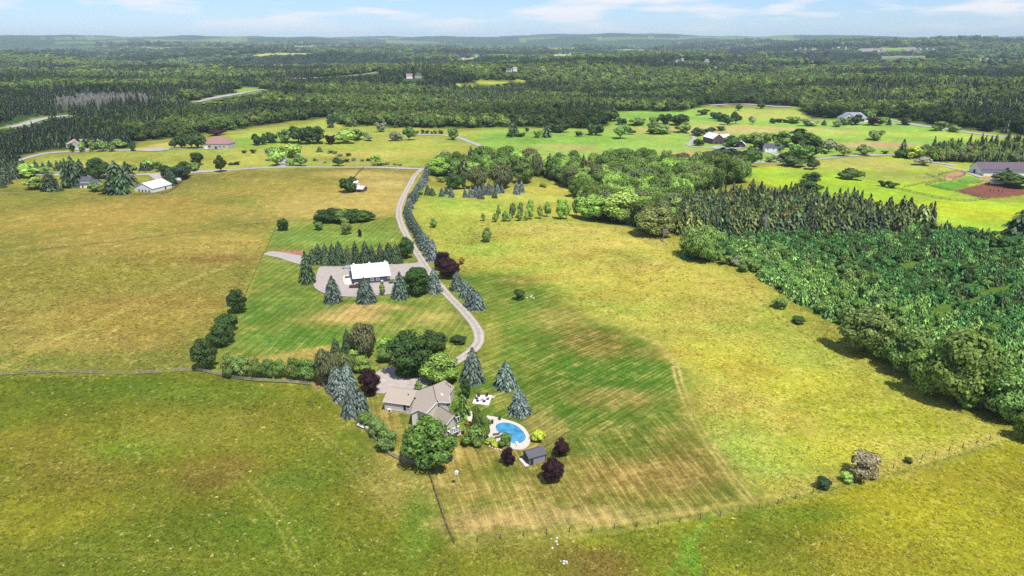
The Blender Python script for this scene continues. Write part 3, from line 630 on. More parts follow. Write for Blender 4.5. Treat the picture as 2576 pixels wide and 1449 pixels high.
yard = atl([Z3(705, 512), Z3(850, 518), Z3(1045, 515), Z3(1300, 500), Z3(1460, 492), Z3(1640, 485), Z3(1740, 478), Z3(1790, 462), Z3(1850, 520), Z3(1900, 590), Z3(1830, 570), Z3(1760, 535), Z3(1700, 540), Z3(1640, 570), Z3(1600, 700), Z3(1500, 815), Z3(1300, 830), Z3(1120, 845), Z3(960, 840), Z3(830, 825), Z3(720, 790), Z3(650, 740), Z3(645, 690), Z3(680, 600)])
sheet('gravel_yard', yard, gravelM, 'gravel yard around the blue barn with the white roof', .03)
spur = atl([Z3(95, 388), Z3(180, 350), Z3(300, 362), Z3(420, 385), Z3(560, 410), Z3(560, 500), Z3(490, 492), Z3(380, 462), Z3(270, 420), Z3(180, 405)])
sheet('gravel_spur', spur, gravelM, 'grey gravel spur left of the spruce row', .0)
strip('road', [ZL(-600, 770), ZL(0, 745), ZL(220, 735), ZL(440, 742), ZL(620, 742), ZL(1000, 745), ZL(1370, 742), ZL(1620, 735), ZL(1930, 712), ZM(0, 632), ZM(380, 613), ZM(560, 606), ZM(1000, 610), ZM(1400, 614), ZM(1820, 622), ZM(1990, 640), ZM(2300, 668), ZM(2500, 660), (1290, 437), (1330, 437)], 7.5, asphaltM, 'pale country road crossing behind the near meadows', 6)
strip('access_road', [ZL(120, 620), ZL(200, 588), ZL(300, 562), ZL(450, 522), ZL(700, 506), ZL(1000, 502), ZL(1400, 497), ZL(1700, 482), ZL(2070, 474), ZL(2200, 480)], 6.0, asphaltM, 'pale drive running to the red-roofed house on the left', 6, dz=.05)
sheet('turning_area', atl([ZL(1380, 498), ZL(1500, 478), ZL(1650, 472), ZL(1750, 482), ZL(1640, 502), ZL(1480, 508)]), asphaltM, 'widened paved turning area on the left drive', .12, 5)
sheet('house_forecourt', atl([ZL(750, 500), ZL(760, 455), ZL(900, 450), ZL(920, 500)]), asphaltM, 'white paved forecourt of the tan-roofed house', .12, 5)
sheet('barn_yard', atl([ZL(1480, 735), ZL(1620, 735), ZL(1650, 800), ZL(1560, 800)]), gravelM, 'gravel yard between the road and the white barn', .1, 5)
strip('field_road', [ZM(1450, 272), ZM(1700, 275), ZM(1900, 284), ZM(2130, 292), ZM(2260, 330), ZM(2420, 400)], 6.5, asphaltM, 'curving lane along the wood beyond the golden field', 6)
strip('side_drive', [ZM(432, 515), ZM(425, 560), ZM(415, 608)], 7, asphaltM, 'short white side drive between the roadside trees', 4, dz=.05)
strip('concession_road', [ZR(400, 528), ZR(560, 524), ZR(720, 518), ZR(880, 512), ZR(1020, 498), ZR(1200, 480), ZR(1400, 468), ZR(1600, 463), ZR(1680, 480), ZR(1780, 510), ZR(1900, 528), ZR(2050, 545)], 7.0, asphaltM, 'pale road passing below the dark barn toward the horse farm', 6)
strip('farm_lane', [ZR(70, 318), ZR(95, 345), ZR(60, 370), ZR(35, 390), ZR(80, 408), ZR(220, 415), ZR(330, 420), ZR(500, 405), ZR(560, 420), ZR(640, 445), ZR(720, 470), ZR(760, 515)], 5.0, asphaltM, 'looping white lane around the dark barn', 5)
sheet('farm_yard', atl([ZR(220, 400), ZR(330, 395), ZR(470, 405), ZR(470, 420), ZR(300, 428), ZR(220, 420)]), asphaltM, 'pale yard in front of the dark barn', .15, 5)
strip('hill_road', [ZR(1490, 188), ZR(1560, 200), ZR(1640, 215), ZR(1720, 232), ZR(1900, 260), ZR(2100, 286), ZR(2400, 326), ZR(2560, 345)], 7.5, asphaltM, 'pale road along the right-hand forest edge', 8)
strip('stable_lane', [ZA(620, 385), ZA(800, 440), ZA(950, 455), ZA(1120, 480), ZA(1250, 570), ZA(1400, 625), ZA(1500, 650)], 5, gravelM, 'sandy lane leading to the horse stable', 4)
for i_, xy in enumerate(HIGHXY):
    strip('highway', None, 13, asphaltM, ['grey highway stretch emerging from the woods beside the dead trees', 'grey highway stretch in the woods at the left edge', 'grey highway stretch climbing through the woods below the clearing', 'pale road edge along the far golden field'][i_], 12, xy, .3)
# ------------------------------------------------------------------ tree shapes (unit size: width 1, height 1), shared by all trees of a kind
def rnd_dirs(n_):
    d = rng.normal(size=(n_, 3)); return d / np.linalg.norm(d, axis=1)[:, None]
def norm(a): return a / (np.linalg.norm(a, axis=1)[:, None] + 1e-9)
class Leaves:
    def __init__(s): s.V, s.F, s.R, s.n = [], [], [], 0
    def quads(s, c, nrm, size, stretch=1.0, along=None):
        """small kite-shaped sprays at c facing nrm"""
        k = len(c); nrm = norm(nrm)
        ref = rnd_dirs(k) if along is None else along
        t = norm(np.cross(nrm, ref)) if along is None else norm(along - nrm * (along * nrm).sum(1)[:, None])
        b = np.cross(nrm, t); size = np.broadcast_to(np.asarray(size), (k,))[:, None]
        w = size * rng.uniform(.75, 1.25, (k, 1)); ln = w * stretch
        P = np.stack([c - t * ln * .5, c + b * w * .45 + t * ln * .05 + nrm * w * .08, c + t * ln * .55, c - b * w * .45 + t * ln * .05 + nrm * w * .08], 1)
        s.V.append(P.reshape(-1, 3)); s.F.append(np.arange(4 * k).reshape(-1, 4) + s.n); s.R.append(rng.random(k)); s.n += 4 * k
        return s
    def blob(s, c, r, sq=1.0):
        """a lumpy closed core so that light does not pass straight through"""
        bm = bmesh.new(); bmesh.ops.create_icosphere(bm, subdivisions=1, radius=1.0)
        v_ = np.array([q.co[:] for q in bm.verts]); f_ = np.array([[q.index for q in fc.verts] for fc in bm.faces]); bm.free()
        v_ = v_ * rng.uniform(.8, 1.1, (len(v_), 1)) * r; v_[:, 2] *= sq
        s.V.append(v_ + np.asarray(c)); f4 = np.c_[f_, f_[:, 2]] + s.n
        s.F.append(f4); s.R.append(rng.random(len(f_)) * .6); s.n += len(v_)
        return s
    def mesh(s, name, material):
        V = np.vstack(s.V); F = np.vstack(s.F); tri = F[:, 2] == F[:, 3]
        faces = [tuple(f[:3]) if t else tuple(f) for f, t in zip(F.tolist(), tri.tolist())]
        me_ = bpy.data.meshes.new(name); me_.from_pydata(V.tolist(), [], faces)
        a_ = me_.attributes.new('rnd', 'FLOAT', 'FACE'); a_.data.foreach_set('value', np.concatenate(s.R).astype(np.float32))
        me_.materials.append(material); me_.update(); return me_
def broadleaf(n_leaf, n_lobe, leaf, z0=.12, power=2.3, droop=0.0, pointed=0.0, lobe=(.15, .24), name='broadleaf_crown', core=True, squash=.8, shell=0):
    L = Leaves(); cs = []
    while len(cs) < n_lobe:
        p = rng.uniform(-1, 1, 3); rr = (abs(p[0]) ** power + abs(p[1]) ** power + abs(p[2]) ** power)
        if rr > 1 or rr < .22: continue
        zt = (p[2] + 1) / 2
        wd = (1 - pointed * zt) * (1 - .25 * max(0, .35 - zt) / .35)
        cs.append((p[0] * .38 * wd, p[1] * .38 * wd, z0 + (1 - z0) * (.14 + .74 * zt)))
    per = n_leaf // n_lobe
    for c in cs:
        c = np.array(c); r = rng.uniform(*lobe); zt = (c[2] - z0) / (1 - z0); r *= (1 - .55 * pointed * zt)
        out_ = np.array([c[0], c[1], (c[2] - (z0 + .4)) * 1.1]); out_ /= np.linalg.norm(out_) + 1e-6
        d = norm(rnd_dirs(per) + out_ * .55 + np.array([0, 0, .25]))
        P = c + d * (r * rng.uniform(.72, 1.08, (per, 1))) * np.array([1, 1, squash])
        P[:, 2] = np.clip(P[:, 2], z0 * .6, 1.0)
        nn = d * 1.0 + rnd_dirs(per) * .38 + np.array([0, 0, .12])
        if droop:
            L.quads(P, d * .8 + rnd_dirs(per) * .4, leaf * .8, 2.6, np.tile([0, 0, -1.], (per, 1)) + rnd_dirs(per) * .35)
        else: L.quads(P, nn, leaf)
        if core: L.blob(c, r * .74, squash)
    if shell:            # sprays over the whole outline so that the boughs knit together
        d = norm(rnd_dirs(shell) + np.array([0, 0, .3])); q = rng.uniform(.80, .98, (shell, 1))
        P = d * q * np.array([.47, .47, .5 * (1 - z0)]) + np.array([0, 0, z0 + .5 * (1 - z0)])
        L.quads(P, d + rnd_dirs(shell) * .6, leaf)
    if core: L.blob((0, 0, z0 + (1 - z0) * .45), .33, 1.3 * (1 - z0))
    return L.mesh(name, leafM)
def conifer(tiers, per, sprays, leaf, power=.62, droop=.3, name='conifer_crown', base=.03, shaggy=.10, gap=.5, core=.34):
    """tiers of drooping branches, each branch a finger of overlapping sprays, with air between the tiers"""
    L = Leaves()
    for k in range(tiers):
        t = k / (tiers - 1); z = base + (1 - base) * (t ** .95) * .955
        R0 = .5 * (1 - t * .97) ** power * (.93 if k == 0 else 1) 
        if t > .93: R0 *= .55
        nb = max(4, int(per * (.35 + R0 * 1.3)))
        for j in range(nb):
            a_ = 6.28318 * (j + rng.random() * .55) / nb + k * 2.4
            R1 = R0 * rng.uniform(1 - shaggy * 2, 1 + shaggy * .5); zz_ = z + rng.normal() * .008
            ns = max(2, int(sprays * (.45 + R0 * 1.3)))
            s_ = np.linspace(.40, 1.0, ns) + rng.normal(size=ns) * .02
            dirv = np.array([math.cos(a_), math.sin(a_), 0.]); side = np.array([-dirv[1], dirv[0], 0.])
            off = (rng.random(ns) - .5) * R1 * .24
            P = dirv * (R1 * s_)[:, None] + side * off[:, None]
            P[:, 2] = zz_ + .045 * (1 - t) - droop * R1 * (s_ ** 1.7) + rng.normal(size=ns) * .004
            P[:, 2] = np.maximum(P[:, 2], .004)
            nn = np.tile([0, 0, .8], (ns, 1)) + dirv * .75 + rnd_dirs(ns) * .25
            L.quads(P, nn, leaf * (.65 + .7 * R0), 1.7, dirv + rnd_dirs(ns) * .3 + np.array([0, 0, -.45]))
    L.quads(np.array([[0, 0, .97], [0, 0, .975]]), np.array([[1., 0, .1], [0, 1., .1]]), .05, 1.6, np.array([[0, 0, 1.], [0, 0, 1.]]))
    # inner core round the stem, darker than the sprays
    nc = 9; rings = [(.01, core), (.25, core * .84), (.55, core * .56), (.85, core * .2), (.97, .004)]
    V = [(r * math.cos(6.28318 * i / nc), r * math.sin(6.28318 * i / nc), z) for z, r in rings for i in range(nc)]
    F = [(a_ * nc + i, a_ * nc + (i + 1) % nc, (a_ + 1) * nc + (i + 1) % nc, (a_ + 1) * nc + i) for a_ in range(len(rings) - 1) for i in range(nc)]
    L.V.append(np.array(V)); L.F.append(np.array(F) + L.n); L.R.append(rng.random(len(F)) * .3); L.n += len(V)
    return L.mesh(name, needleM)
def trunk_mesh(hgt, r=.035, limbs=4, name='trunk', m=None):
    mb = MB(); mb.tube((0, 0, -.03), (0, 0, hgt * .5), r, r * .75, 7); mb.tube((0, 0, hgt * .5), (.01, 0, hgt), r * .75, r * .3, 6)
    for i in range(limbs):
        a_ = 6.28 * i / limbs + .4; z = hgt * (.45 + .1 * i / max(limbs, 1))
        mb.tube((0, 0, z), (.2 * math.cos(a_), .2 * math.sin(a_), z + .2), r * .5, r * .15, 5)
    return mb.mesh(name, m or barkM)
def bare_mesh(levels=4, spread=.5, r=.022, name='branches', m=None, up=.5):
    mb = MB()
    def grow(p, d, ln, r_, k):
        q = p + d * ln; mb.tube(p, q, r_, r_ * .68, 5 if k < 2 else 3)
        if k >= levels: return
        for _ in range(4 if k < 2 else 3):
            nd = Vector((random.gauss(0, 1), random.gauss(0, 1), random.gauss(up, .7))).normalized()
            grow(p + d * ln * random.uniform(.55, 1.0), (d * .75 + nd * spread).normalized(), ln * random.uniform(.55, .78), r_ * .6, k + 1)
    grow(Vector((0, 0, -.02)), Vector((0, 0, 1)), .32, r, 0)
    # fit to unit height and width
    V = np.array(mb.v); hz = V[:, 2].max(); rw = np.abs(V[:, :2]).max(); V[:, 2] /= hz; V[:, :2] *= .5 / rw; mb.v = [tuple(x) for x in V]
    return mb.mesh(name, m or greyBarkM)
T = {}
def near_far(key, fn_near, fn_far, k=3):
    T[key] = [fn_near() for _ in range(k)]; T[key + '_far'] = [fn_far() for _ in range(3)]
near_far('spruce', lambda: conifer(int(rng.integers(9, 13)), int(rng.integers(20, 27)), 7, rng.uniform(.09, .115), rng.uniform(.46, .66), rng.uniform(.28, .42), shaggy=rng.uniform(.08, .18)), lambda: conifer(7, 12, 4, .17, .62, .3), 7)
near_far('pine', lambda: conifer(int(rng.integers(7, 11)), 15, 5, .17, rng.uniform(.28, .5), rng.uniform(.05, .2), shaggy=rng.uniform(.2, .3), core=.3), lambda: conifer(6, 9, 3, .26, .5, .12, shaggy=.2, core=.3), 6)
near_far('maple', lambda: broadleaf(3600, 21, .060, z0=.03, lobe=(.16, .25), shell=260, squash=.72), lambda: broadleaf(420, 11, .14, z0=.05, lobe=(.18, .28)), 6)
near_far('oval', lambda: broadleaf(2400, 18, .075, z0=.08, pointed=.5, lobe=(.16, .24), squash=.75), lambda: broadleaf(300, 8, .16, z0=.08, pointed=.5, lobe=(.2, .3)))
near_far('willow', lambda: broadleaf(3000, 22, .05, z0=.03, droop=1, lobe=(.16, .26), squash=1.1), lambda: broadleaf(420, 10, .12, z0=.05, droop=1, lobe=(.2, .3)))
near_far('larch', lambda: conifer(8, 14, 4, .20, .62, .08, shaggy=.26, core=.22), lambda: conifer(5, 9, 3, .28, .62, .08, shaggy=.26, core=.22), 4)
near_far('bush', lambda: broadleaf(900, 10, .10, z0=.0, lobe=(.2, .3)), lambda: broadleaf(240, 6, .2, z0=.0, lobe=(.22, .32)))
T['bare'] = [bare_mesh(4) for _ in range(3)]; T['bare_far'] = [bare_mesh(2, .35, .03, up=.9) for _ in range(3)]
T['clump_far'] = [broadleaf(360, 12, .17, z0=.0, lobe=(.2, .3), power=3) for _ in range(3)]
TRUNK = {'maple': trunk_mesh(.62), 'oval': trunk_mesh(.7, .03), 'willow': trunk_mesh(.6, .035, 5), 'spruce': trunk_mesh(.9, .03, 0), 'pine': trunk_mesh(.9, .025, 0), 'larch': trunk_mesh(.85, .025, 0), 'bush': trunk_mesh(.45, .03, 5)}
for t in list(T.values()): 
    for me_ in t: me_.use_fake_user = False
TINT = {'blue': (.152, .198, .160), 'blue2': (.125, .170, .125), 'spruce': (.054, .086, .040), 'spruce2': (.068, .098, .044), 'dark': (.052, .088, .024), 'maple': (.092, .142, .030), 'mid': (.105, .160, .040), 'light': (.150, .215, .046), 'yellow': (.25, .29, .035),
        'purple': (.040, .018, .021), 'willow': (.115, .135, .055), 'birch': (.13, .125, .06), 'pale': (.17, .19, .10), 'olive': (.132, .158, .044), 'orange': (.30, .17, .04), 'larch': (.108, .190, .044), 'larchd': (.048, .116, .029), 'pine': (.074, .096, .030), 'grey': (.33, .30, .17), 'pinebrown': (.105, .085, .04)}
for k_ in TINT:
    b_ = {'purple': 1.3, 'grey': 1.0, 'blue': .82, 'blue2': .72, 'orange': 1.2, 'larch': 1.65, 'larchd': 1.75, 'light': 2.1, 'yellow': 1.9, 'mid': 1.85, 'dark': 1.4, 'spruce': 1.05, 'spruce2': 1.2, 'pine': 1.5}.get(k_, 1.55)
    TINT[k_] = tuple(c * b_ for c in TINT[k_])
NAMES = {'spruce': 'spruce_tree', 'pine': 'pine_tree', 'maple': 'broadleaf_tree', 'oval': 'young_tree', 'willow': 'weeping_tree', 'larch': 'conifer_sapling', 'bush': 'shrub', 'bare': 'bare_tree'}
CATS = {'spruce': 'spruce', 'pine': 'pine', 'maple': 'tree', 'oval': 'tree', 'willow': 'tree', 'larch': 'sapling', 'bush': 'shrub', 'bare': 'tree'}
TREE_XY = []
def put_tree(kind, P, wid, hgt, tint, label, group=None, name=None, cat=None, far=False, parts=True):
    root = empty(name or NAMES[kind], P, label, cat or CATS[kind], group, random.uniform(0, 6.28))
    root.rotation_euler[0], root.rotation_euler[1] = random.gauss(0, .022), random.gauss(0, .022)
    sc = (wid * random.uniform(.93, 1.07), wid * random.uniform(.93, 1.07), hgt)
    vv = random.uniform(.8, 1.2); tn = [c * vv * random.uniform(.93, 1.08) for c in TINT[tint]]
    if kind == 'bare':
        b = link('branches', random.choice(T['bare']), root); b.scale = sc; return root
    c = link('foliage' if kind == 'bush' else 'crown', random.choice(T[kind + ('_far' if far else '')]), root); c.scale = sc; c['tint'] = tn
    if parts:
        t_ = link('stem' if kind == 'bush' else 'trunk', TRUNK[kind], root); t_.scale = sc
    TREE_XY.append((P[0], P[1], wid))
    return root
def px_tree(Z, kind, x, ty, by, w, tint, label, group=None, name=None, cat=None, far=False):
    """a tree from its outline in the photograph: middle x, top y, bottom y, width"""
    bx, by_ = Z(x, by); _, ty_ = Z(x, ty); w_ = Z(w, 0)[0] - Z(0, 0)[0]
    low = {'spruce': .82, 'larch': .6, 'bush': .75, 'willow': .55, 'pine': .5}.get(kind, .35)
    P0 = at((bx, by_)); dep = math.asin(min(1, CAM_H / (P0 - Vector((0, 0, CAM_H))).length))
    P = at((bx, by_ - .5 * w_ * low * math.sin(dep)))
    W = w_ * depth(P) / FPX
    # height at which the axis reaches the top pixel
    b_ = (724.5 - ty_) / FPX; hz = CAM_H + P.y * (b_ * CP - SP) / (CP + b_ * SP)
    H_ = max(hz - P.z, W * .45)
    grow = {'spruce': 1.16, 'maple': 1.10, 'oval': 1.12, 'willow': 1.10, 'bush': 1.10}.get(kind, 1.06)
    return put_tree(kind, P, W * grow * (1.22 if far else 1), H_ * (1.06 if far else 1), tint, label, group, name, cat, far)
SHADE = {'dark': 'dark green', 'mid': 'mid-green', 'light': 'light green', 'pale': 'pale', 'olive': 'olive', 'yellow': 'yellow-green', 'purple': 'purple', 'spruce': 'dark', 'spruce2': 'dark', 'maple': 'green'}
FORM = {'maple': 'round tree', 'oval': 'narrow tree', 'bush': 'bush', 'pine': 'conifer', 'spruce': 'small spruce', 'willow': 'drooping tree'}
def rows(Z, text, label, group=None, far=False, ordinal=None):
    """lines of: kind tint x top bottom width; ordinal: label with {} for first, second ...; 'x': counted from the left"""
    lines_ = [q for q in text.split(';') if q.strip()]
    if ordinal == 'x':
        lines_.sort(key=lambda q: float(q.split()[2]))
        for i, ln in enumerate(lines_):
            k, t_, x, ty, by, w = ln.split()
            px_tree(Z, k, float(x), float(ty), float(by), float(w), t_, f'{SHADE[t_]} {FORM[k]}, {ORD[i + 1]} from the left {label}', group, far=far)
        return
    for i, ln in enumerate(lines_):
        k, t_, x, ty, by, w = ln.split()
        lb = label.format(ORD[i + 1]) if ordinal else label
        px_tree(Z, k, float(x), float(ty), float(by), float(w), t_, lb, group, far=far)

# --- near the house
G1 = 'trees in the house garden'
for a_ in [
    (Z2, 'spruce', 430, 60, 412, 215, 'blue', 'tallest blue spruce standing alone beside the end of the driveway'), (Z2, 'spruce', 740, 175, 465, 200, 'blue', 'blue spruce on the striped lawn behind the white patio'), (Z2, 'spruce', 873, 440, 705, 205, 'blue', 'blue spruce on the lawn just above the swimming pool'),
    (Z2, 'oval', 375, 340, 540, 115, 'dark', 'dark narrow tree between the tall blue spruce and the house', ), (Z2, 'pine', 345, 490, 700, 145, 'maple', 'green bushy conifer against the right wall of the house'), (Z2, 'oval', 466, 600, 850, 105, 'maple', 'taller of the two columnar cedars between house and pool'),
    (Z2, 'oval', 545, 655, 920, 120, 'maple', 'nearer columnar cedar at the edge of the pool deck'), (Z2, 'bush', 447, 820, 1015, 180, 'mid', 'round pale green shrub below the columnar cedars'), (Z2, 'bush', 738, 880, 1005, 112, 'maple', 'green bush at the lower rim of the pool'),
    (Z2, 'bush', 1040, 845, 950, 130, 'yellow', 'yellow-green shrub on the lawn right of the pool'), (Z2, 'bush', 388, 750, 805, 60, 'orange', 'small red-leaved shrub by the house balcony'), (Z2, 'bush', 600, 920, 970, 90, 'light', 'low yellow shrub in the bed below the loungers'), (Z2, 'bush', 650, 950, 1000, 80, 'yellow', 'low yellow shrub at the foot of the round pool bush'), (Z2, 'bush', 1065, 855, 900, 70, 'light', 'pale tuft of shrubbery behind the yellow-green poolside shrub'),
    (Z2, 'maple', 772, 995, 1160, 118, 'purple', 'purple maple left of the grey garden shed'), (Z2, 'maple', 1250, 920, 1082, 145, 'purple', 'purple maple behind the grey garden shed'), (Z2, 'maple', 1168, 1100, 1330, 190, 'purple', 'largest garden purple maple in front of the grey shed'),
    (Z1, 'maple', 1205, 955, 1440, 440, 'maple', 'big round green tree in front of the house'), (Z1, 'maple', 572, 892, 1035, 128, 'mid', 'highest of three small round trees along the rail fence'), (Z1, 'maple', 675, 945, 1135, 155, 'mid', 'middle of three small round trees along the rail fence'), (Z1, 'maple', 788, 1070, 1275, 180, 'mid', 'lowest of three small round trees along the rail fence'),
    (Z1, 'maple', 608, 480, 742, 190, 'purple', 'purple maple left of the gravel forecourt'), (Z1, 'spruce', 300, 445, 720, 185, 'blue', 'blue spruce nearest the fence gap, left of its group'), (Z1, 'spruce', 398, 412, 690, 170, 'blue', 'blue spruce at the back of the fence-side group'), (Z1, 'spruce', 445, 600, 950, 190, 'blue', 'blue spruce at the front of the fence-side group'), (Z1, 'spruce', 525, 660, 930, 175, 'blue', 'blue spruce at the right of the fence-side group'), (Z1, 'spruce', 350, 560, 800, 180, 'blue', 'blue spruce in the middle of the fence-side group'),
    (Z1, 'willow', 235, 290, 640, 200, 'willow', 'weeping birch at the left end of the house garden'), (Z1, 'willow', 380, 310, 560, 190, 'willow', 'arching weeping tree behind the blue spruce group'), (Z1, 'spruce', 405, 90, 320, 120, 'spruce', 'dark spruce top rising left of the tall brown birch'), (Z1, 'spruce', 282, 172, 330, 100, 'spruce', 'small dark spruce rising behind the weeping birch'),
    (Z1, 'willow', 580, 38, 390, 250, 'birch', 'tall brownish birch behind the forecourt'), (Z1, 'bush', 762, 190, 310, 125, 'light', 'light green bush right of the tall birch'), (Z1, 'maple', 757, 255, 418, 150, 'mid', 'small round tree left of the big maple'), (Z1, 'maple', 535, 350, 500, 185, 'light', 'bright green round tree above the purple forecourt maple'), (Z1, 'bush', 470, 290, 420, 120, 'light', 'light green shrub behind the bright round tree'),
    (Z1, 'maple', 1010, 95, 545, 380, 'dark', 'huge dark maple in the middle of the forecourt'), (Z1, 'maple', 1235, 110, 345, 250, 'dark', 'dark maple behind the huge forecourt maple'), (Z1, 'maple', 1300, 330, 620, 335, 'light', 'yellow-green spreading tree at the end of the driveway'), (Z1, 'oval', 1090, 585, 690, 85, 'mid', 'sapling in the bed by the garage wall'),
    (Z1, 'bush', 1468, 178, 245, 140, 'dark', 'low dark oval hedge bush on the lawn by the drive bend')]:
    px_tree(*a_)
rows(Z4, 'maple dark 617 110 402 215;maple dark 490 410 640 230;maple dark 425 520 805 300;maple dark 240 700 1085 265', '{} dark round tree down the fence line left of the mown lawn', 'dark trees down the fence line', ordinal=1)
rows(Z4, 'maple mid 540 905 1185 190;maple mid 680 905 1180 190;maple mid 840 955 1195 140;maple mid 985 955 1195 140;maple mid 1140 950 1195 150;maple mid 1315 935 1215 165;maple mid 1490 945 1235 185', '{} of the loose hedge trees behind the rail fence', 'hedge trees behind the rail fence', ordinal=1)
# --- round the blue barn
rows(Z3, 'spruce spruce2 640 320 500 130;spruce spruce 700 268 495 135;spruce spruce2 780 268 505 115;spruce spruce 855 258 505 115;spruce spruce 930 232 508 140;spruce spruce2 1020 282 512 110;spruce spruce 1100 238 500 140;spruce spruce 1205 238 490 130;spruce spruce 1275 282 480 110;spruce spruce2 1370 262 475 115;spruce spruce 1465 252 490 140;spruce spruce 1535 260 495 135',
     '{} dark spruce of the row behind the white-roofed barn', 'spruces behind the barn', ordinal=1)
for a_ in [(Z3, 'spruce', 585, 335, 708, 185, 'spruce', 'big dark spruce at the left front of the barn yard'), (Z3, 'spruce', 860, 610, 922, 198, 'blue2', 'blue-green spruce left in front of the barn'), (Z3, 'spruce', 1210, 630, 922, 200, 'blue2', 'blue-green spruce hiding part of the barn wall'), (Z3, 'spruce', 1575, 568, 875, 185, 'blue2', 'blue-green spruce right in front of the barn'),
           (Z3, 'spruce', 1948, 525, 810, 155, 'blue', 'blue spruce between the dark round maple and the drive'), (Z3, 'maple', 1752, 525, 825, 265, 'dark', 'dense dark round maple right of the barn'), (Z3, 'maple', 1637, 198, 432, 155, 'dark', 'round dark tree at the right end of the spruce row'), (Z3, 'oval', 1387, 668, 825, 75, 'olive', 'yellowing sapling in a mulch ring in front of the barn'), (Z3, 'bush', 1480, 650, 700, 60, 'mid', 'low shrub at the right corner of the barn'),
           (Z3, 'maple', 320, -10, 132, 110, 'dark', 'round dark tree at the upper left lawn corner'), (Z3, 'maple', 702, 28, 126, 78, 'mid', 'small round tree in the middle of the upper lawn'), (Z3, 'maple', 1005, 40, 172, 112, 'mid', 'round tree on the upper lawn below the hedge clump'), (Z3, 'maple', 985, -10, 70, 95, 'light', 'yellow-green tree just above the round lawn tree'), (Z3, 'oval', 1146, 108, 197, 55, 'purple', 'small purple tree on the upper lawn'),
           (Z3, 'oval', 2240, 405, 495, 70, 'orange', 'dying orange sapling right of the two purple maples')]:
    px_tree(*a_)
rows(ZD, 'maple dark 813 527 561 42;maple dark 838 524 560 48;maple maple 862 526 560 46;maple dark 886 525 560 46;maple maple 906 528 559 44;maple dark 922 531 557 36', '{} dark round tree of the clump on the meadow edge above the lawn', 'hedge clump above the lawn', ordinal=1)
# --- blue spruces along the drive, from the road
rows(Z5, 'spruce blue 380 100 222 87;spruce blue 480 118 232 103;spruce blue 355 188 302 87;spruce blue 338 212 331 87;spruce blue 322 235 360 87;spruce blue 306 262 386 90;spruce blue 290 288 412 92;spruce blue2 274 316 438 94;spruce blue2 258 345 465 95;spruce blue2 240 375 502 96;spruce blue2 222 405 540 99;spruce blue2 202 422 560 100;spruce blue2 182 440 580 101;spruce blue 167 494 635 102;spruce blue 152 548 690 103;spruce blue2 158 572 718 105;spruce blue2 165 595 745 106;spruce blue2 176 625 775 108;spruce blue2 188 655 805 110;spruce blue2 202 685 835 111;spruce blue2 215 715 865 112;spruce blue2 235 745 888 112;spruce blue2 255 775 910 112;spruce blue2 268 800 940 114;spruce blue2 280 825 970 118;spruce blue2 295 845 1005 118;spruce blue2 310 865 1040 118;spruce blue 330 884 1078 123;spruce blue 350 902 1115 129;spruce blue 396 937 1180 140;spruce blue 442 972 1245 151',
     '{} blue spruce from the road in the row lining the driveway', 'blue spruces lining the driveway', ordinal=1)
for a_ in [(Z5, 'maple', 560, 1118, 1340, 175, 'purple', 'smaller purple maple in the driveway row'), (Z5, 'maple', 622, 1205, 1440, 235, 'purple', 'bigger purple maple in the driveway row'), (Z3, 'spruce', 2190, 562, 785, 155, 'blue', 'blue spruce just below the purple maples by the drive'), (Z3, 'spruce', 2285, 640, 860, 140, 'blue', 'second blue spruce below the purple maples by the drive'), (Z3, 'spruce', 2345, 720, 960, 175, 'blue', 'third blue spruce below the purple maples by the drive'), (Z3, 'spruce', 2400, 775, 995, 175, 'blue', 'last blue spruce below the purple maples by the drive'),
           (Z5, 'oval', 450, 728, 845, 88, 'mid', 'lone small tree on the bright grass right of the drive'), (Z5, 'oval', 1065, 838, 1015, 115, 'mid', 'lone young tree in the middle of the bright meadow'), (Z5, 'maple', 690, 222, 402, 190, 'dark', 'dark round tree beside the roadside bungalow'), (Z5, 'oval', 800, 198, 402, 95, 'dark', 'dark narrow tree beside the roadside bungalow'),
           (Z5, 'willow', 985, 138, 405, 260, 'willow', 'left of two big willows behind the lawn spruces'), (Z5, 'willow', 1260, 130, 405, 270, 'willow', 'right of two big willows behind the lawn spruces'), (Z5, 'maple', 1500, 92, 335, 225, 'mid', 'bright round tree right of the two willows'), (Z5, 'bush', 540, 262, 322, 85, 'olive', 'olive bush in front of the roadside bungalow'), (Z5, 'bush', 1720, 340, 378, 80, 'olive', 'flat bush on the lawn below the wood'), (Z5, 'bush', 300, 400, 470, 70, 'light', 'light bush beside the driveway spruces'),
           (ZD, 'bush', 1308, 726, 757, 27, 'dark', 'small dark round bush beside the boulder pile')]:
    px_tree(*a_)
rows(Z5, 'spruce spruce2 385 348 472 78;spruce spruce2 438 378 478 78;spruce blue 545 378 488 68;spruce blue2 600 368 462 62;spruce blue 656 372 498 74', '{} small spruce from the drive on the far lawn', 'small lawn spruces near the drive', ordinal=1)
rows(Z5, 'spruce blue 815 388 497 64;spruce blue 880 368 502 74;spruce blue 936 352 502 74;spruce blue 980 355 450 60;spruce blue 1025 316 472 76;spruce blue 997 398 517 80;spruce blue 1090 308 474 84;spruce blue 1135 338 445 64;spruce spruce2 1156 398 507 68;spruce blue 1190 333 455 72;spruce blue 1240 343 445 64;spruce blue 1410 308 462 84;spruce blue 1466 288 438 74', '{} small blue spruce from the left in the group before the willows', 'small blue spruces before the willows', ordinal=1)
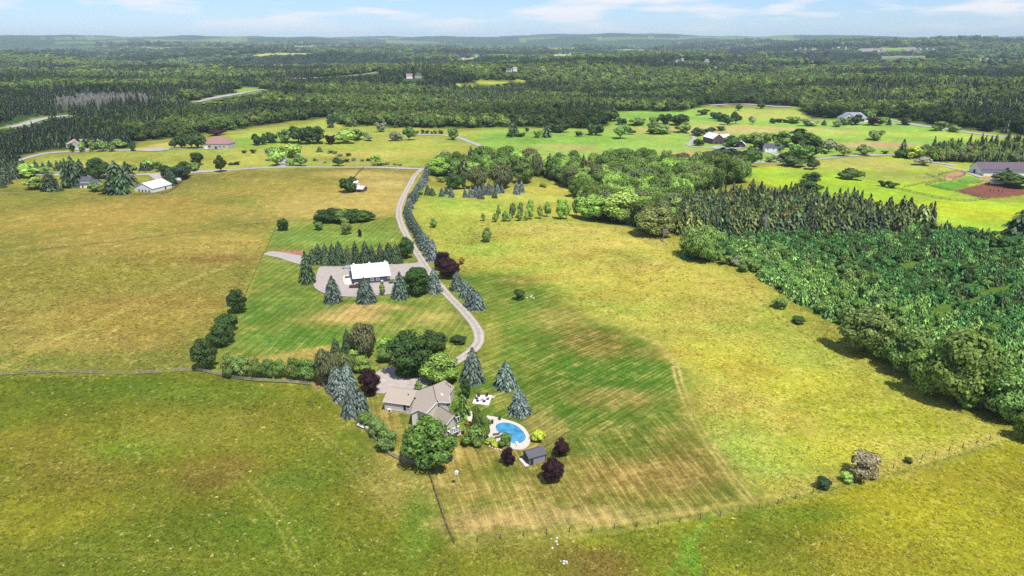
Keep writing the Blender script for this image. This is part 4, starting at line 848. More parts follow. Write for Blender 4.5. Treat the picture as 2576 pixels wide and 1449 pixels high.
rows(Z5, 'oval mid 1027 668 768 52;oval mid 1160 668 782 72;oval mid 1195 573 742 62;oval mid 1278 640 774 82;oval light 1330 680 774 70;oval mid 1360 543 740 92;oval mid 1440 650 768 74;oval mid 1462 538 735 80;oval light 1525 648 764 66;oval light 1578 500 752 104;oval light 1680 573 744 74;oval light 1760 528 722 104;oval light 1918 488 754 140;oval light 1985 498 754 104;oval light 2098 478 722 115;oval light 2150 560 672 90', '{} young tree from the left in the line across the bright meadow', 'young trees lined across the bright meadow', ordinal=1)
# --- left: white barn, dark-roofed house, road
rows(ZL, 'spruce spruce 145 588 785 115;spruce spruce 520 690 915 175;spruce spruce 60 640 835 115;spruce spruce 18 745 872 95;pine spruce 690 575 875 140;pine spruce 765 555 870 145;pine spruce 825 580 790 115;maple dark 1000 565 785 200;pine spruce 1180 600 850 200;pine spruce2 1290 608 850 180;pine spruce 1140 735 938 230;pine spruce 1230 700 935 190;maple spruce 1680 648 785 120;spruce spruce 1725 650 850 125;maple spruce 1810 638 795 150;maple dark 1860 600 765 120;maple dark 1985 512 645 115;oval dark 2225 528 715 115',
     'dark tree near the white barn and dark-roofed house, {} from the left edge', 'dark trees round the white barn', ordinal=1)
rows(ZL, 'maple light 360 768 888 155;maple mid 960 818 912 92;bush light 270 638 765 200;spruce spruce 230 588 645 50;spruce spruce 360 598 665 55;spruce spruce 440 618 685 50;spruce spruce 510 598 692 60;spruce spruce 585 598 700 55;spruce spruce 625 598 690 55;spruce spruce 1430 618 702 55;spruce spruce 1490 618 702 60;maple mid 1610 608 702 70;bush light 1515 578 685 110;bush mid 1970 648 702 80;bush mid 1940 610 680 90;bush dark 2330 615 642 45;bush dark 2390 610 642 50;bush dark 2455 490 525 40;bush dark 2545 480 525 50;bush mid 420 660 740 160;bush mid 1300 640 700 90',
     'along the road behind the white barn', 'shrubs and small trees along the left road', far=True, ordinal='x')
rows(ZL, 'oval dark 735 428 514 58;oval mid 830 398 512 64;oval mid 935 398 507 64;maple mid 1040 388 502 84;oval mid 1135 408 507 58;oval dark 1340 408 502 50;maple mid 1215 378 472 95', '{} roadside tree from the left before the tan-roofed house', 'trees before the tan-roofed house', far=True, ordinal=1)
rows(ZL, 'maple dark 1760 378 474 64;maple dark 1830 328 472 94;maple dark 1930 328 472 104;maple dark 1990 320 474 104;maple dark 2060 378 474 84;maple purple 2180 288 345 130', '{} tree from the left beside the red-roofed house', 'trees beside the red-roofed house', far=True, ordinal=1)
# --- middle distance
rows(ZM, 'oval dark 170 272 390 90;oval dark 237 272 384 68;oval dark 308 258 368 98', '{} of three dark egg-shaped trees by the far green field', 'three dark egg-shaped trees', far=True, ordinal=1)
rows(ZM, 'maple mid 465 228 365 115;maple dark 590 198 365 125;maple dark 690 190 375 150;maple dark 780 205 370 140;maple purple 922 278 378 80;maple light 1070 228 375 145;maple mid 1185 228 335 120;pine spruce 908 60 170 75;pine spruce 916 118 214 62;maple pale 1430 148 255 84;maple pale 1305 258 345 66;maple pale 1570 248 348 100;maple mid 1700 198 338 95;maple mid 2150 198 338 85;maple mid 350 398 545 150;maple light 375 438 595 120;maple light 530 368 515 150;bush mid 520 528 605 75;maple mid 612 478 600 95;maple dark 990 508 598 88;maple light 1362 478 560 82;bush light 1390 548 598 95;spruce spruce2 800 402 458 54;maple dark 1092 705 865 140',
     'among the trees beyond the middle road', 'field trees beyond the road', far=True, ordinal='x')
rows(ZM, 'bush mid 750 520 548 40;bush mid 860 550 570 30;bush mid 920 440 470 50;bush mid 960 450 475 50;bush mid 1010 475 500 50;bush dark 1085 470 500 45;bush dark 1080 530 560 45;bush mid 1150 520 545 40;bush mid 1230 530 550 40;bush mid 1300 520 550 50;bush mid 1480 560 585 60;bush mid 1560 570 590 40;bush mid 1610 575 595 40;bush dark 1785 240 275 30;bush dark 1835 235 275 35;bush dark 1885 235 272 30;bush dark 1930 245 275 25;bush dark 1965 240 275 30;bush dark 2020 235 275 35;bush dark 2108 245 275 25',
     'dotting the hillock and far field edge', 'small bushes beyond the road', far=True, ordinal='x')
rows(ZC, 'pine spruce 335 288 400 85;maple mid 580 368 445 66;pine spruce 670 308 445 84;maple dark 800 298 395 175;bush dark 985 388 436 70;maple dark 1165 298 425 125;maple mid 1410 308 458 135;maple dark 1500 348 415 84;maple dark 1425 243 315 84;maple mid 1745 233 315 84;bush mid 1600 278 325 150;maple dark 1870 198 310 105;maple dark 2010 203 320 135;maple mid 1810 298 408 155;maple dark 1730 358 408 74;maple mid 1880 368 408 66;maple mid 2035 298 398 115;maple dark 1300 163 280 135;maple dark 2200 458 530 84;maple dark 2195 348 428 92;maple dark 2300 343 418 92;bush dark 310 405 445 60;bush dark 390 415 440 80;bush dark 440 400 435 30;bush dark 470 350 390 40;bush dark 2420 335 375 80',
     'on the bright green fields beyond the wood', 'trees on the bright green fields', far=True, ordinal='x')
rows(ZR, 'maple dark 370 328 405 115;maple mid 500 308 375 115;maple mid 590 288 385 115;maple dark 600 348 435 94;maple mid 760 288 405 145;maple dark 860 278 405 155;maple dark 960 328 495 135;maple mid 890 368 505 135;maple dark 700 378 440 100;maple dark 510 408 558 115;maple dark 770 438 515 94;maple dark 830 478 555 125;maple dark 250 418 560 235;maple dark 985 498 575 68;maple mid 660 470 520 70',
     'in the grove round the maroon barn', 'grove round the dark barn', far=True, ordinal='x')
rows(ZR, 'maple olive 1215 388 475 84;maple mid 1370 393 470 84;maple pale 1100 348 445 84;bush dark 1075 428 458 45;maple mid 1450 273 354 84;bush dark 1525 433 460 40;pine spruce2 1650 358 484 74;bush dark 1635 428 490 74;maple yellow 1770 408 495 125;maple pale 1815 478 545 88;maple dark 1275 573 655 125;bush dark 1510 658 705 54;bush dark 1575 663 718 68;maple dark 975 598 685 100;maple dark 960 668 765 140;bush dark 910 648 695 60;maple dark 2500 600 700 200;pine spruce 2440 570 640 100;bush dark 1670 183 238 64;bush mid 1945 218 284 80;bush mid 2040 238 294 70;bush pale 945 193 248 95;bush mid 830 173 228 85;bush dark 680 188 228 36;bush dark 730 195 222 50;bush dark 770 195 222 40;spruce spruce 1065 198 243 34;bush mid 1155 213 254 45;maple mid 1225 178 240 56;maple dark 1300 163 236 74;maple mid 1395 110 200 80;bush purple 1430 190 242 90;maple mid 1510 178 220 56;spruce spruce 1555 188 240 34;maple dark 400 138 230 56;maple dark 340 168 240 66;maple dark 240 138 195 66;maple dark 290 150 215 60;bush dark 160 120 165 70;maple pale 530 173 234 45;maple dark 120 268 322 64;maple dark 420 85 130 40;maple dark 590 70 118 40',
     'on the right-hand farmland', 'trees on the right-hand farmland', far=True, ordinal='x')
# --- right edge of the meadow
for a_ in [(ZP, 'willow', 560, 430, 640, 230, 'mid', 'large bushy tree at the upper left corner of the sapling field'), (ZP, 'maple', 250, 290, 480, 220, 'olive', 'pale-topped tree at the corner of the pine block'), (ZP, 'maple', 70, 200, 400, 240, 'light', 'light green round tree left of the pine block'), (ZP, 'maple', -120, 215, 380, 200, 'light', 'light green tree at the low corner of the wood'),
           (ZP, 'bush', 810, 640, 708, 62, 'mid', 'lone shrub on the meadow edge below the sapling field'), (ZP, 'bush', 1155, 985, 1030, 80, 'dark', 'low dark bush on the grass strip'), (ZP, 'bush', 1050, 860, 940, 90, 'mid', 'green shrub at the bend of the meadow edge'), (ZP, 'bush', 765, 610, 670, 70, 'pale', 'whitish bush at the corner of the sapling field'), (ZP, 'bush', 700, 590, 660, 80, 'mid', 'green bush beside the whitish one'), (ZP, 'bush', 1490, 688, 730, 70, 'pale', 'pale pinkish shrub inside the sapling field'),
           (ZN, 'bush', 1340, 1108, 1290, 205, 'grey', 'pale silvery round shrub on the fence line at lower right'), (ZN, 'bush', 1065, 1250, 1345, 95, 'spruce', 'dark scraggy bush on the fence line at lower right'), (ZN, 'bush', 1225, 1225, 1292, 80, 'light', 'light green bush beside the silvery shrub'), (ZN, 'bush', 1645, 1115, 1160, 55, 'dark', 'tiny dark bush on the fence line right of the silvery shrub'),
           (ZN, 'maple', 1340, 80, 420, 300, 'olive', 'half-bare bushy tree on the meadow edge'), (ZN, 'maple', 1640, 240, 560, 290, 'mid', 'tree beside the half-bare one on the meadow edge'), (ZN, 'maple', 1960, 255, 760, 430, 'maple', 'biggest tree on the right meadow edge'), (ZN, 'maple', 1780, 330, 700, 260, 'mid', 'tree partly hidden left of the biggest edge tree'), (ZN, 'maple', 2180, 460, 800, 300, 'maple', 'tree below the biggest edge tree'), (ZN, 'maple', 2300, 560, 880, 280, 'mid', 'tree near the right picture edge above the dark corner'), (ZN, 'maple', 2420, 800, 1010, 160, 'maple', 'tree cut by the right edge at the field corner'), (ZN, 'maple', 2460, 640, 900, 260, 'dark', 'dark tree cut by the right picture edge'), (ZN, 'bush', 2060, 640, 800, 160, 'mid', 'undergrowth bush at the foot of the edge trees'), (ZN, 'bush', 1500, 360, 480, 160, 'mid', 'undergrowth bush below the half-bare tree'),
           (ZN, 'bare', 1370, 170, 360, 170, 'grey', 'bare pinkish branches of the half-dead edge tree'), (ZP, 'bare', 945, 345, 500, 80, 'grey', 'bleached dead tree in front of the pine block'), (ZP, 'bare', 310, 420, 515, 80, 'grey', 'bare white branches beside the pine corner'), (ZN, 'bare', 2190, 400, 580, 150, 'grey', 'grey bare tree top behind the biggest edge tree'), (ZP, 'pine', 2540, 310, 480, 170, 'spruce', 'dark conifer at the right picture edge below the arena')]:
    px_tree(*a_)

# --- woods: the nearest trees one by one, the rest as a mass
def poisson_in(poly_px, spacing, jitter=.35, keep=None):
    P = atl(poly_px)[:, :2]; lo, hi = P.min(0), P.max(0)
    X, Y = np.meshgrid(np.arange(lo[0], hi[0], spacing), np.arange(lo[1], hi[1], spacing * .87), indexing='xy')
    X = X + (np.arange(X.shape[0]) % 2)[:, None] * spacing * .5
    X = (X + rng.normal(size=X.shape) * spacing * jitter * .5).ravel(); Y = (Y + rng.normal(size=Y.shape) * spacing * jitter * .5).ravel()
    k = sdist(X, Y, P) > 0
    return X[k], Y[k]
def scatter(name, groups, label):
    """one object that repeats tree meshes over points; groups: (meshes, x, y, width, height, tint)"""
    pts, sc_, ro_, ix_, ti_, meshes = [], [], [], [], [], []
    for ms, x, y, w_, hh, tt in groups:
        b0 = len(meshes); meshes += ms; k = len(x)
        if not k: continue
        pts.append(np.c_[x, y, h(x, y) - .15]); sc_.append(np.c_[w_, w_, hh]); ro_.append(rng.uniform(0, 6.28, k)); ix_.append(b0 + rng.integers(0, len(ms), k)); ti_.append(tt)
    pts = np.vstack(pts); me_ = bpy.data.meshes.new(name); me_.vertices.add(len(pts)); me_.vertices.foreach_set('co', pts.astype(np.float32).ravel())
    for an, ty, fld, dat in (('scl', 'FLOAT_VECTOR', 'vector', np.vstack(sc_)), ('rot', 'FLOAT', 'value', np.concatenate(ro_)), ('idx', 'INT', 'value', np.concatenate(ix_))):
        a_ = me_.attributes.new(an, ty, 'POINT'); a_.data.foreach_set(fld, np.ascontiguousarray(dat, np.int32 if ty == 'INT' else np.float32).ravel())
    t4 = np.c_[np.vstack(ti_), np.ones(len(pts))].astype(np.float32)
    a_ = me_.attributes.new('tint', 'FLOAT_COLOR', 'POINT'); a_.data.foreach_set('color', t4.ravel())
    o = link(name, me_)
    ng = bpy.data.node_groups.new(name, 'GeometryNodeTree')
    ng.interface.new_socket('Geometry', in_out='INPUT', socket_type='NodeSocketGeometry'); ng.interface.new_socket('Geometry', in_out='OUTPUT', socket_type='NodeSocketGeometry')
    gi, go, jn = ng.nodes.new('NodeGroupInput'), ng.nodes.new('NodeGroupOutput'), ng.nodes.new('GeometryNodeJoinGeometry')
    def named(nm, dt):
        q = ng.nodes.new('GeometryNodeInputNamedAttribute'); q.data_type = dt; q.inputs[0].default_value = nm
        return next(s_ for s_ in q.outputs if s_.enabled and s_.name == 'Attribute')
    aS, aR, aI = named('scl', 'FLOAT_VECTOR'), named('rot', 'FLOAT'), named('idx', 'INT')
    cx = ng.nodes.new('ShaderNodeCombineXYZ'); ng.links.new(aR, cx.inputs[2])
    for i, me2 in enumerate(meshes):
        src = bpy.data.objects.new(me2.name + '_shape', me2)            # carries the mesh into the node tree, never placed in the scene
        oi = ng.nodes.new('GeometryNodeObjectInfo'); oi.inputs['Object'].default_value = src; oi.inputs['As Instance'].default_value = False
        ip = ng.nodes.new('GeometryNodeInstanceOnPoints'); cmp_ = ng.nodes.new('FunctionNodeCompare'); cmp_.data_type = 'INT'; cmp_.operation = 'EQUAL'
        ins = [s_ for s_ in cmp_.inputs if s_.enabled]
        ng.links.new(aI, ins[0]); ins[1].default_value = i
        ng.links.new(gi.outputs[0], ip.inputs['Points']); ng.links.new(cmp_.outputs[0], ip.inputs['Selection']); ng.links.new(oi.outputs['Geometry'], ip.inputs['Instance'])
        ng.links.new(cx.outputs[0], ip.inputs['Rotation']); ng.links.new(aS, ip.inputs['Scale']); ng.links.new(ip.outputs[0], jn.inputs[0])
    ng.links.new(jn.outputs[0], go.inputs[0])
    md = o.modifiers.new('scatter', 'NODES'); md.node_group = ng
    return tag(o, label, None, None, 'stuff')
def tints(names, k, spread=.16):
    base = np.array([TINT[q] for q in names])[rng.integers(0, len(names), k)]
    return base * rng.uniform(1 - spread, 1 + spread, (k, 1)) * rng.uniform(.94, 1.06, (k, 3))

mass = []
# deciduous wood above the meadow
X, Y = poisson_in(WOOD, 9.6, .5)
o_ = np.argsort(np.hypot(X, Y))
for c, i in enumerate(o_):
    big = random.uniform(9, 17); hh = random.uniform(10, 17) * (1.1 if Y[i] > 480 else .95)
    kind = random.choices(['maple', 'maple', 'willow', 'pine'], [5, 4, 2, 1.5])[0]
    tn = random.choice(['maple', 'mid', 'mid', 'maple', 'light', 'light', 'willow']) if kind != 'pine' else 'pine'
    where = 'along the front edge' if c < 60 else ('in the middle' if c < 190 else 'at the back')
    look = {'maple': 'deep green', 'mid': 'mid-green', 'light': 'light green', 'willow': 'olive-grey', 'pine': 'dark'}[tn] + ' ' + {'maple': 'round-crowned tree', 'willow': 'drooping tree', 'pine': 'pine'}[kind]
    put_tree(kind, Vector((X[i], Y[i], float(h(X[i], Y[i])))), big * (.6 if kind == 'pine' else 1), hh, tn, look + ' ' + where + ' of the mixed wood', 'trees of the mixed wood', far=False)
# pine block
X, Y = poisson_in(PINES, 5.4, .5)
o_ = np.argsort(np.hypot(X, Y))
uP, _ = proj(X, Y, h(X, Y))
for c, i in enumerate(o_[:230]):
    tn = random.choice(['pine', 'pine', 'spruce2', 'pine', 'olive' if random.random() < .12 else 'spruce'])
    put_tree('pine', Vector((X[i], Y[i], float(h(X[i], Y[i])))), random.uniform(6.5, 11), random.uniform(8.5, 14), tn, {'pine': 'olive-green', 'spruce2': 'green', 'olive': 'yellowish', 'spruce': 'dark'}[tn] + ' pine ' + ('in the front of the ' if c < 90 else 'deep inside the ') + ('left' if uP[i] < 1900 else 'middle' if uP[i] < 2120 else 'right') + ' third of the planted block', 'pines of the planted block')
r_ = o_[230:]
mass.append((T['pine_far'], X[r_], Y[r_], rng.uniform(5.5, 10, len(r_)), rng.uniform(8.5, 14.5, len(r_)), tints(['pine', 'spruce2', 'pine'], len(r_))))
# sapling field
rowA, rowB = at((2150, 690)), at((2570, 602)); rd = math.atan2(rowB.y - rowA.y, rowB.x - rowA.x)      # planting rows
PP = atl(PLANT)[:, :2]; ctr_ = PP.mean(0); ext = np.abs(PP - ctr_).max() * 1.5
U_, V_ = np.meshgrid(np.arange(-ext, ext, 2.9), np.arange(-ext, ext, 5.0)); U_ = (U_ + rng.normal(size=U_.shape) * .55).ravel(); V_ = (V_ + rng.normal(size=V_.shape) * .45).ravel()
X = ctr_[0] + U_ * math.cos(rd) - V_ * math.sin(rd); Y = ctr_[1] + U_ * math.sin(rd) + V_ * math.cos(rd)
kq = sdist(X, Y, PP) > 0
for lane in ([(2120, 700), (2300, 668), (2450, 640), (2620, 604)], [(1990, 640), (2200, 668), (2330, 700), (2620, 760)], [(2340, 800), (2620, 700)]): kq &= pldist(X, Y, atl(lane)) > 3.4
X, Y = X[kq], Y[kq]
dist = np.hypot(X, Y); o_ = np.argsort(dist)
u_, v_ = proj(X, Y, h(X, Y)); inview = (u_ > -20) & (u_ < 2620)
fringe = atl([(1722, 640), (1830, 655), (1900, 692), (2000, 760), (2130, 830), (2250, 890), (2440, 960)])
light = np.clip(1 - smooth(18, 52, pldist(X, Y, fringe)) + (fbm(X, Y, 30, 21) - .5) * .7, 0.06, 1)
size_ = .7 + .9 * fbm(X, Y, 14, 77) * rng.uniform(.6, 1.25, len(X))
keepP = rng.random(len(X)) > .10
X, Y, light, size_ = X[keepP], Y[keepP], light[keepP], size_[keepP]; dist = np.hypot(X, Y); o_ = np.argsort(dist); u_, v_ = proj(X, Y, h(X, Y)); inview = (u_ > -20) & (u_ < 2620)
o_ = o_[inview[o_]]
used = 0; rest = []
for i in o_:
    if used < 300:
        kd, tn = ('larch' if random.random() < .75 else 'bush'), ('larch' if random.random() < light[i] else 'larchd')
        put_tree(kd, Vector((X[i], Y[i], float(h(X[i], Y[i])))), random.uniform(3.6, 5.4) * size_[i] ** .6, random.uniform(3.8, 6.2) * size_[i], tn, {'larch': 'light', 'larchd': 'dark'}[tn] + ' green ' + {'larch': 'pointed', 'bush': 'bushy'}[kd] + ' sapling ' + ('behind the big edge trees' if used < 150 else 'further up in the front') + ' of the planted field', 'saplings of the planted field', parts=False, name='conifer_sapling', cat='sapling'); used += 1
    else: rest.append(i)
r_ = np.array(rest); lt = (rng.random(len(r_)) < light[r_])[:, None]
tt = np.where(lt, tints(['larch', 'larch', 'mid'], len(r_)), tints(['larchd', 'larchd', 'dark'], len(r_)))
kk = rng.random(len(r_)) < .6
mass.append((T['larch'], X[r_][kk], Y[r_][kk], rng.uniform(3.8, 5.6, kk.sum()) * size_[r_][kk] ** .6, rng.uniform(3.8, 6.2, kk.sum()) * size_[r_][kk], tt[kk]))
mass.append((T['bush'], X[r_][~kk], Y[r_][~kk], rng.uniform(4, 6.5, (~kk).sum()) * size_[r_][~kk] ** .6, rng.uniform(3, 5, (~kk).sum()) * size_[r_][~kk], tt[~kk]))
scatter('sapling_mass', mass, 'mass of saplings and pines filling the planted fields on the right')
# wood by the horse farm
X, Y = poisson_in(EASTW, 8); k = len(X); con = fbm(X, Y, 60, 31) > .52
east = [(T['pine_far'], X[con], Y[con], rng.uniform(5, 7, con.sum()), rng.uniform(10, 16, con.sum()), tints(['pine', 'spruce2', 'spruce'], con.sum())), (T['maple_far'], X[~con], Y[~con], rng.uniform(8, 11, (~con).sum()), rng.uniform(9, 13, (~con).sum()), tints(['mid', 'olive', 'maple', 'willow'], (~con).sum()))]
scatter('east_wood', east, 'mixed wood beside the road behind the horse farm')
# the forest out to the horizon
fx, fy, fs = [], [], []
r = 560.0
while r < 9500:
    lat = 7.0 + max(0, r - 700) * .0042; k = int(2 * math.radians(44) * r / lat)
    az_ = np.linspace(-math.radians(44), math.radians(44), k) + rng.normal(size=k) * lat / r * .4
    rr = r + rng.normal(size=k) * (4 + r * .006)
    fx.append(rr * np.sin(az_)); fy.append(rr * np.cos(az_)); fs.append(np.full(k, lat / 7.0))
    r += 8 + (r - 560) * .016
fx, fy, fs = map(np.concatenate, (fx, fy, fs))
keep = sdist(fx, fy, FOREST) > 2
for xy, c in CLEARXY: keep &= sdist(fx, fy, xy) < -2
for xy in HIGHXY: keep &= pldist(fx, fy, xy) > np.where(fy < np.interp(fx, np.sort(xy[:, 0]), xy[np.argsort(xy[:, 0]), 1]), 26, 9)
for tx, ty, tr_, _l in TOWN:                      # no trees right in front of the far houses
    ux_, uy_ = tx / tr_, ty / tr_; al = fx * ux_ + fy * uy_ - tr_; la = np.abs(-fx * uy_ + fy * ux_)
    keep &= ~((al > -(40 + tr_ * .05)) & (al < 14) & (la < 16 + tr_ * .002))
fr = np.hypot(fx, fy)
open_ = fbm(fx, fy, 260, 44); keep &= ~((fr > 2600) & (open_ > .66))
# a stand of dead trees beside the highway
dead_poly = atl([(140, 262), (180, 254), (260, 250), (330, 248), (400, 256), (390, 268), (300, 272), (200, 284), (150, 280)])[:, :2]
dead = keep & (sdist(fx, fy, dead_poly) > 0)
keep &= ~dead
fx0, fy0, dx_, dy_ = fx, fy, fx[dead], fy[dead]
fx, fy, fs, fr = fx[keep], fy[keep], fs[keep], fr[keep]
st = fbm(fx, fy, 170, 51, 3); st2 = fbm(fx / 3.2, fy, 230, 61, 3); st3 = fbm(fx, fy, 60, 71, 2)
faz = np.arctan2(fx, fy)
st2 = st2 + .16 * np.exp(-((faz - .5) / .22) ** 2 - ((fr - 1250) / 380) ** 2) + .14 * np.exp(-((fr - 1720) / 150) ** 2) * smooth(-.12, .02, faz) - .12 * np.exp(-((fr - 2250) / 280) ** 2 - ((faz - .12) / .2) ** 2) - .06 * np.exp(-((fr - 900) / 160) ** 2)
br = smooth(.42, .58, st2)[:, None]  # cloud shadows and sunlit bands imitated by darker and brighter stand tints
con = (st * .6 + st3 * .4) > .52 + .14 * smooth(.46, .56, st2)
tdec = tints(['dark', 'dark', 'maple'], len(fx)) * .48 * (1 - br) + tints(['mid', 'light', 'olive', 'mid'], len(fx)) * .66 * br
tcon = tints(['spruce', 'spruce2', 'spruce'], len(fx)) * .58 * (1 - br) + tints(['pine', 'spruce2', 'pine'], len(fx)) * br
fog = np.clip(fr / 9000, 0, 1)
near_ = fr < 2400
hd = rng.uniform(9, 15, len(fx)) * (1 + .5 * (fs - 1)); hc = rng.uniform(11, 19, len(fx)) * (1 + .4 * (fs - 1))
wd = rng.uniform(8, 12.5, len(fx)) * fs; wc = rng.uniform(5, 7.5, len(fx)) * fs
low_ = np.ones(len(fx))
for poly, kind_ in [(q_[0], 0) for q_ in CLEARXY] + [(q_, 1) for q_ in HIGHXY]:
    for d_ in np.linspace(20, 60 + .075 * np.hypot(*poly[0][:2]), 9):
        f_ = 1 + d_ / fr; X2, Y2 = fx * f_, fy * f_
        near2 = (sdist(X2, Y2, poly) > -4) if kind_ == 0 else (pldist(X2, Y2, poly) < 12 + d_ * .05)
        low_ = np.where(near2, np.minimum(low_, .18 + d_ * .0012), low_)
hd *= low_; hc *= low_; wd *= .5 + .5 * low_; wc *= .5 + .5 * low_
g = []
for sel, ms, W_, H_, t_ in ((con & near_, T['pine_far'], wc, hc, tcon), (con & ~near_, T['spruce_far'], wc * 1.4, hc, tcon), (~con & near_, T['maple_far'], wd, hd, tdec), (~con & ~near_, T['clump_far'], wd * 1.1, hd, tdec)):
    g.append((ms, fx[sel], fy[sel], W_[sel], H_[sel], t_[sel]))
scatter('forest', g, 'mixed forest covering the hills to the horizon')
k = len(dx_); q = np.repeat(np.arange(k), 3); jx = dx_[q] + rng.normal(size=len(q)) * 4; jy = dy_[q] + rng.normal(size=len(q)) * 4
if k:
    me_list = T['bare_far']
    scatter('dead_forest', [(me_list, jx, jy, rng.uniform(3, 5, len(q)), rng.uniform(9, 14, len(q)), np.tile((.3, .28, .27), (len(q), 1)))], 'stand of grey dead trees in front of the dark forest')
print('forest instances', len(fx), 'dead', len(q), 'saplings', len(rest))

# ------------------------------------------------------------------ tall grass standing in the near meadows
def tuft():
    L = Leaves(); k = 9; a_ = rng.uniform(0, 6.28, k); ln = rng.uniform(.05, .5, k)
    out_ = np.stack([np.cos(a_), np.sin(a_), np.zeros(k)], 1)
    P = out_ * ln[:, None]; P[:, 2] = rng.uniform(.35, .95, k) * (1 - ln * .8)
    L.quads(P, out_ * .45 + np.array([0, 0, 1.]) + rnd_dirs(k) * .25, .24, 2.2, out_ + rnd_dirs(k) * .5)
    return L.mesh('grass_tuft', leafM)
T['tuft'] = [tuft() for _ in range(5)]
k = 250000
dp = rng.uniform(math.radians(14.5), math.radians(46), k); az_ = rng.uniform(-math.radians(50), math.radians(50), k)
tr2 = CAM_H / np.tan(dp); tx_, ty_ = tr2 * np.sin(az_), tr2 * np.cos(az_)
ia = np.clip(np.round((az_ + AZ0) / (2 * AZ0) * 939).astype(int), 0, 939); ir = np.clip(np.searchsorted(rs, tr2), 0, nr - 1); gi_ = ir * na + ia
clump = fbm(tx_, ty_, 5, 91, 3)
ok = (MOW[gi_] < .15) & (clump + rng.random(k) * .9 > .90)
for ply in (WOOD, PINES, PLANT): ok &= sdist(tx_, ty_, atl(ply)[:, :2]) < 2
ok &= pldist(tx_, ty_, DRIVE_XY) > 3.2
for o_s in ('forecourt', 'gravel_yard', 'gravel_spur', 'barn_pad'):
    pass
for S_ in (court, yard, spur): ok &= sdist(tx_, ty_, S_[:, :2]) < -.6
tx_, ty_, gi_, tr2 = tx_[ok], ty_[ok], gi_[ok], tr2[ok]
ht = rng.uniform(.12, .34, len(tx_)) * (.8 + tr2 / 700); wt = rng.uniform(.6, 1.5, len(tx_)) * (.7 + tr2 / 330)
tt = COL[gi_] * rng.uniform(1.05, 1.42, (len(tx_), 1)); seed = rng.random(len(tx_)) < .02
tt[seed] = C_(206, 190, 116) * rng.uniform(.8, 1.0, (seed.sum(), 1))
scatter('meadow_grass', [(T['tuft'], tx_, ty_, wt, ht, tt)], 'tufts of tall grass standing in the unmown meadows')
print('tufts', len(tx_))
# ------------------------------------------------------------------ buildings
roofTan = mat('tan_shingles', (.375, .315, .25), .9, .16, 4.0, bump=.2)
sidingM = mat('beige_siding', (.55, .49, .43), .7, .05, 3.0, stripes=(2, 5.0, .16))
stoneM = mat('pale_stone', (.60, .57, .52), .85, .16, 3.0)
fasciaM = mat('white_fascia', (.74, .72, .69), .6, .05, 4.0)
darkM = mat('dark_trim', (.03, .03, .033), .6, .1, 4.0)
blueSidingM = mat('blue_siding', (.060, .072, .105), .6, .08, 3.0, stripes=(0, 4.0, .2))
whiteRoofM = mat('white_steel_roof', (.82, .83, .84), .35, .03, 1.0, stripes=(0, 1.1, .06))
greySidingM = mat('grey_siding', (.24, .25, .26), .7, .06, 4.0, stripes=(2, 6.0, .18))
shingleGreyM = mat('grey_shingles', (.10, .10, .115), .9, .22, 6.0)
glassRailM = mat('rail_glass', (.55, .60, .62), .15, .05, 2.0, spec=.6)
def quad_piece(name, c, ux, uz, nrm, w, hh, d, m, parent):
    """a thin upright piece on a wall: centre, horizontal and vertical directions, outward normal"""
    c, ux, uz, nrm = Vector(c), Vector(ux).normalized(), Vector(uz).normalized(), Vector(nrm).normalized()
    vs2 = [c + ux * (sx * w / 2) + uz * (sz * hh / 2) + nrm * (sn * d / 2) for sx in (-1, 1) for sz in (-1, 1) for sn in (-1, 1)]
    return MB().add(vs2, [(0, 1, 3, 2), (4, 6, 7, 5), (0, 4, 5, 1), (2, 3, 7, 6), (0, 2, 6, 4), (1, 5, 7, 3)]).build(name, m, parent)
def window(parent, c, ux, nrm, w, hh, frame=whiteM, panes=2, t=.12):
    """white frame of four bars with recessed panes"""
    c, ux, nrm = Vector(c), Vector(ux).normalized(), Vector(nrm).normalized(); uz = Vector((0, 0, 1)); mb = MB()
    def bar(cc, bw, bh):
        vs2 = [cc + ux * (sx * bw / 2) + uz * (sz * bh / 2) + nrm * (sn * .05) for sx in (-1, 1) for sz in (-1, 1) for sn in (-1, 1)]
        mb.add(vs2, [(0, 1, 3, 2), (4, 6, 7, 5), (0, 4, 5, 1), (2, 3, 7, 6), (0, 2, 6, 4), (1, 5, 7, 3)])
    for s_ in (-1, 1):
        bar(c + ux * (s_ * (w / 2 - t / 2)), t, hh); bar(c + uz * (s_ * (hh / 2 - t / 2)), w - 2 * t, t)
    for i in range(1, panes): bar(c + ux * (w * (i / panes - .5)), t * .6, hh - 2 * t)
    f = mb.build('window', frame, parent)
    for i in range(panes):
        quad_piece('pane', c + ux * (w * ((i + .5) / panes - .5)) + nrm * .012, ux, uz, nrm, w / panes - t * .9, hh - 2 * t, .03, glassM, f)
    return f
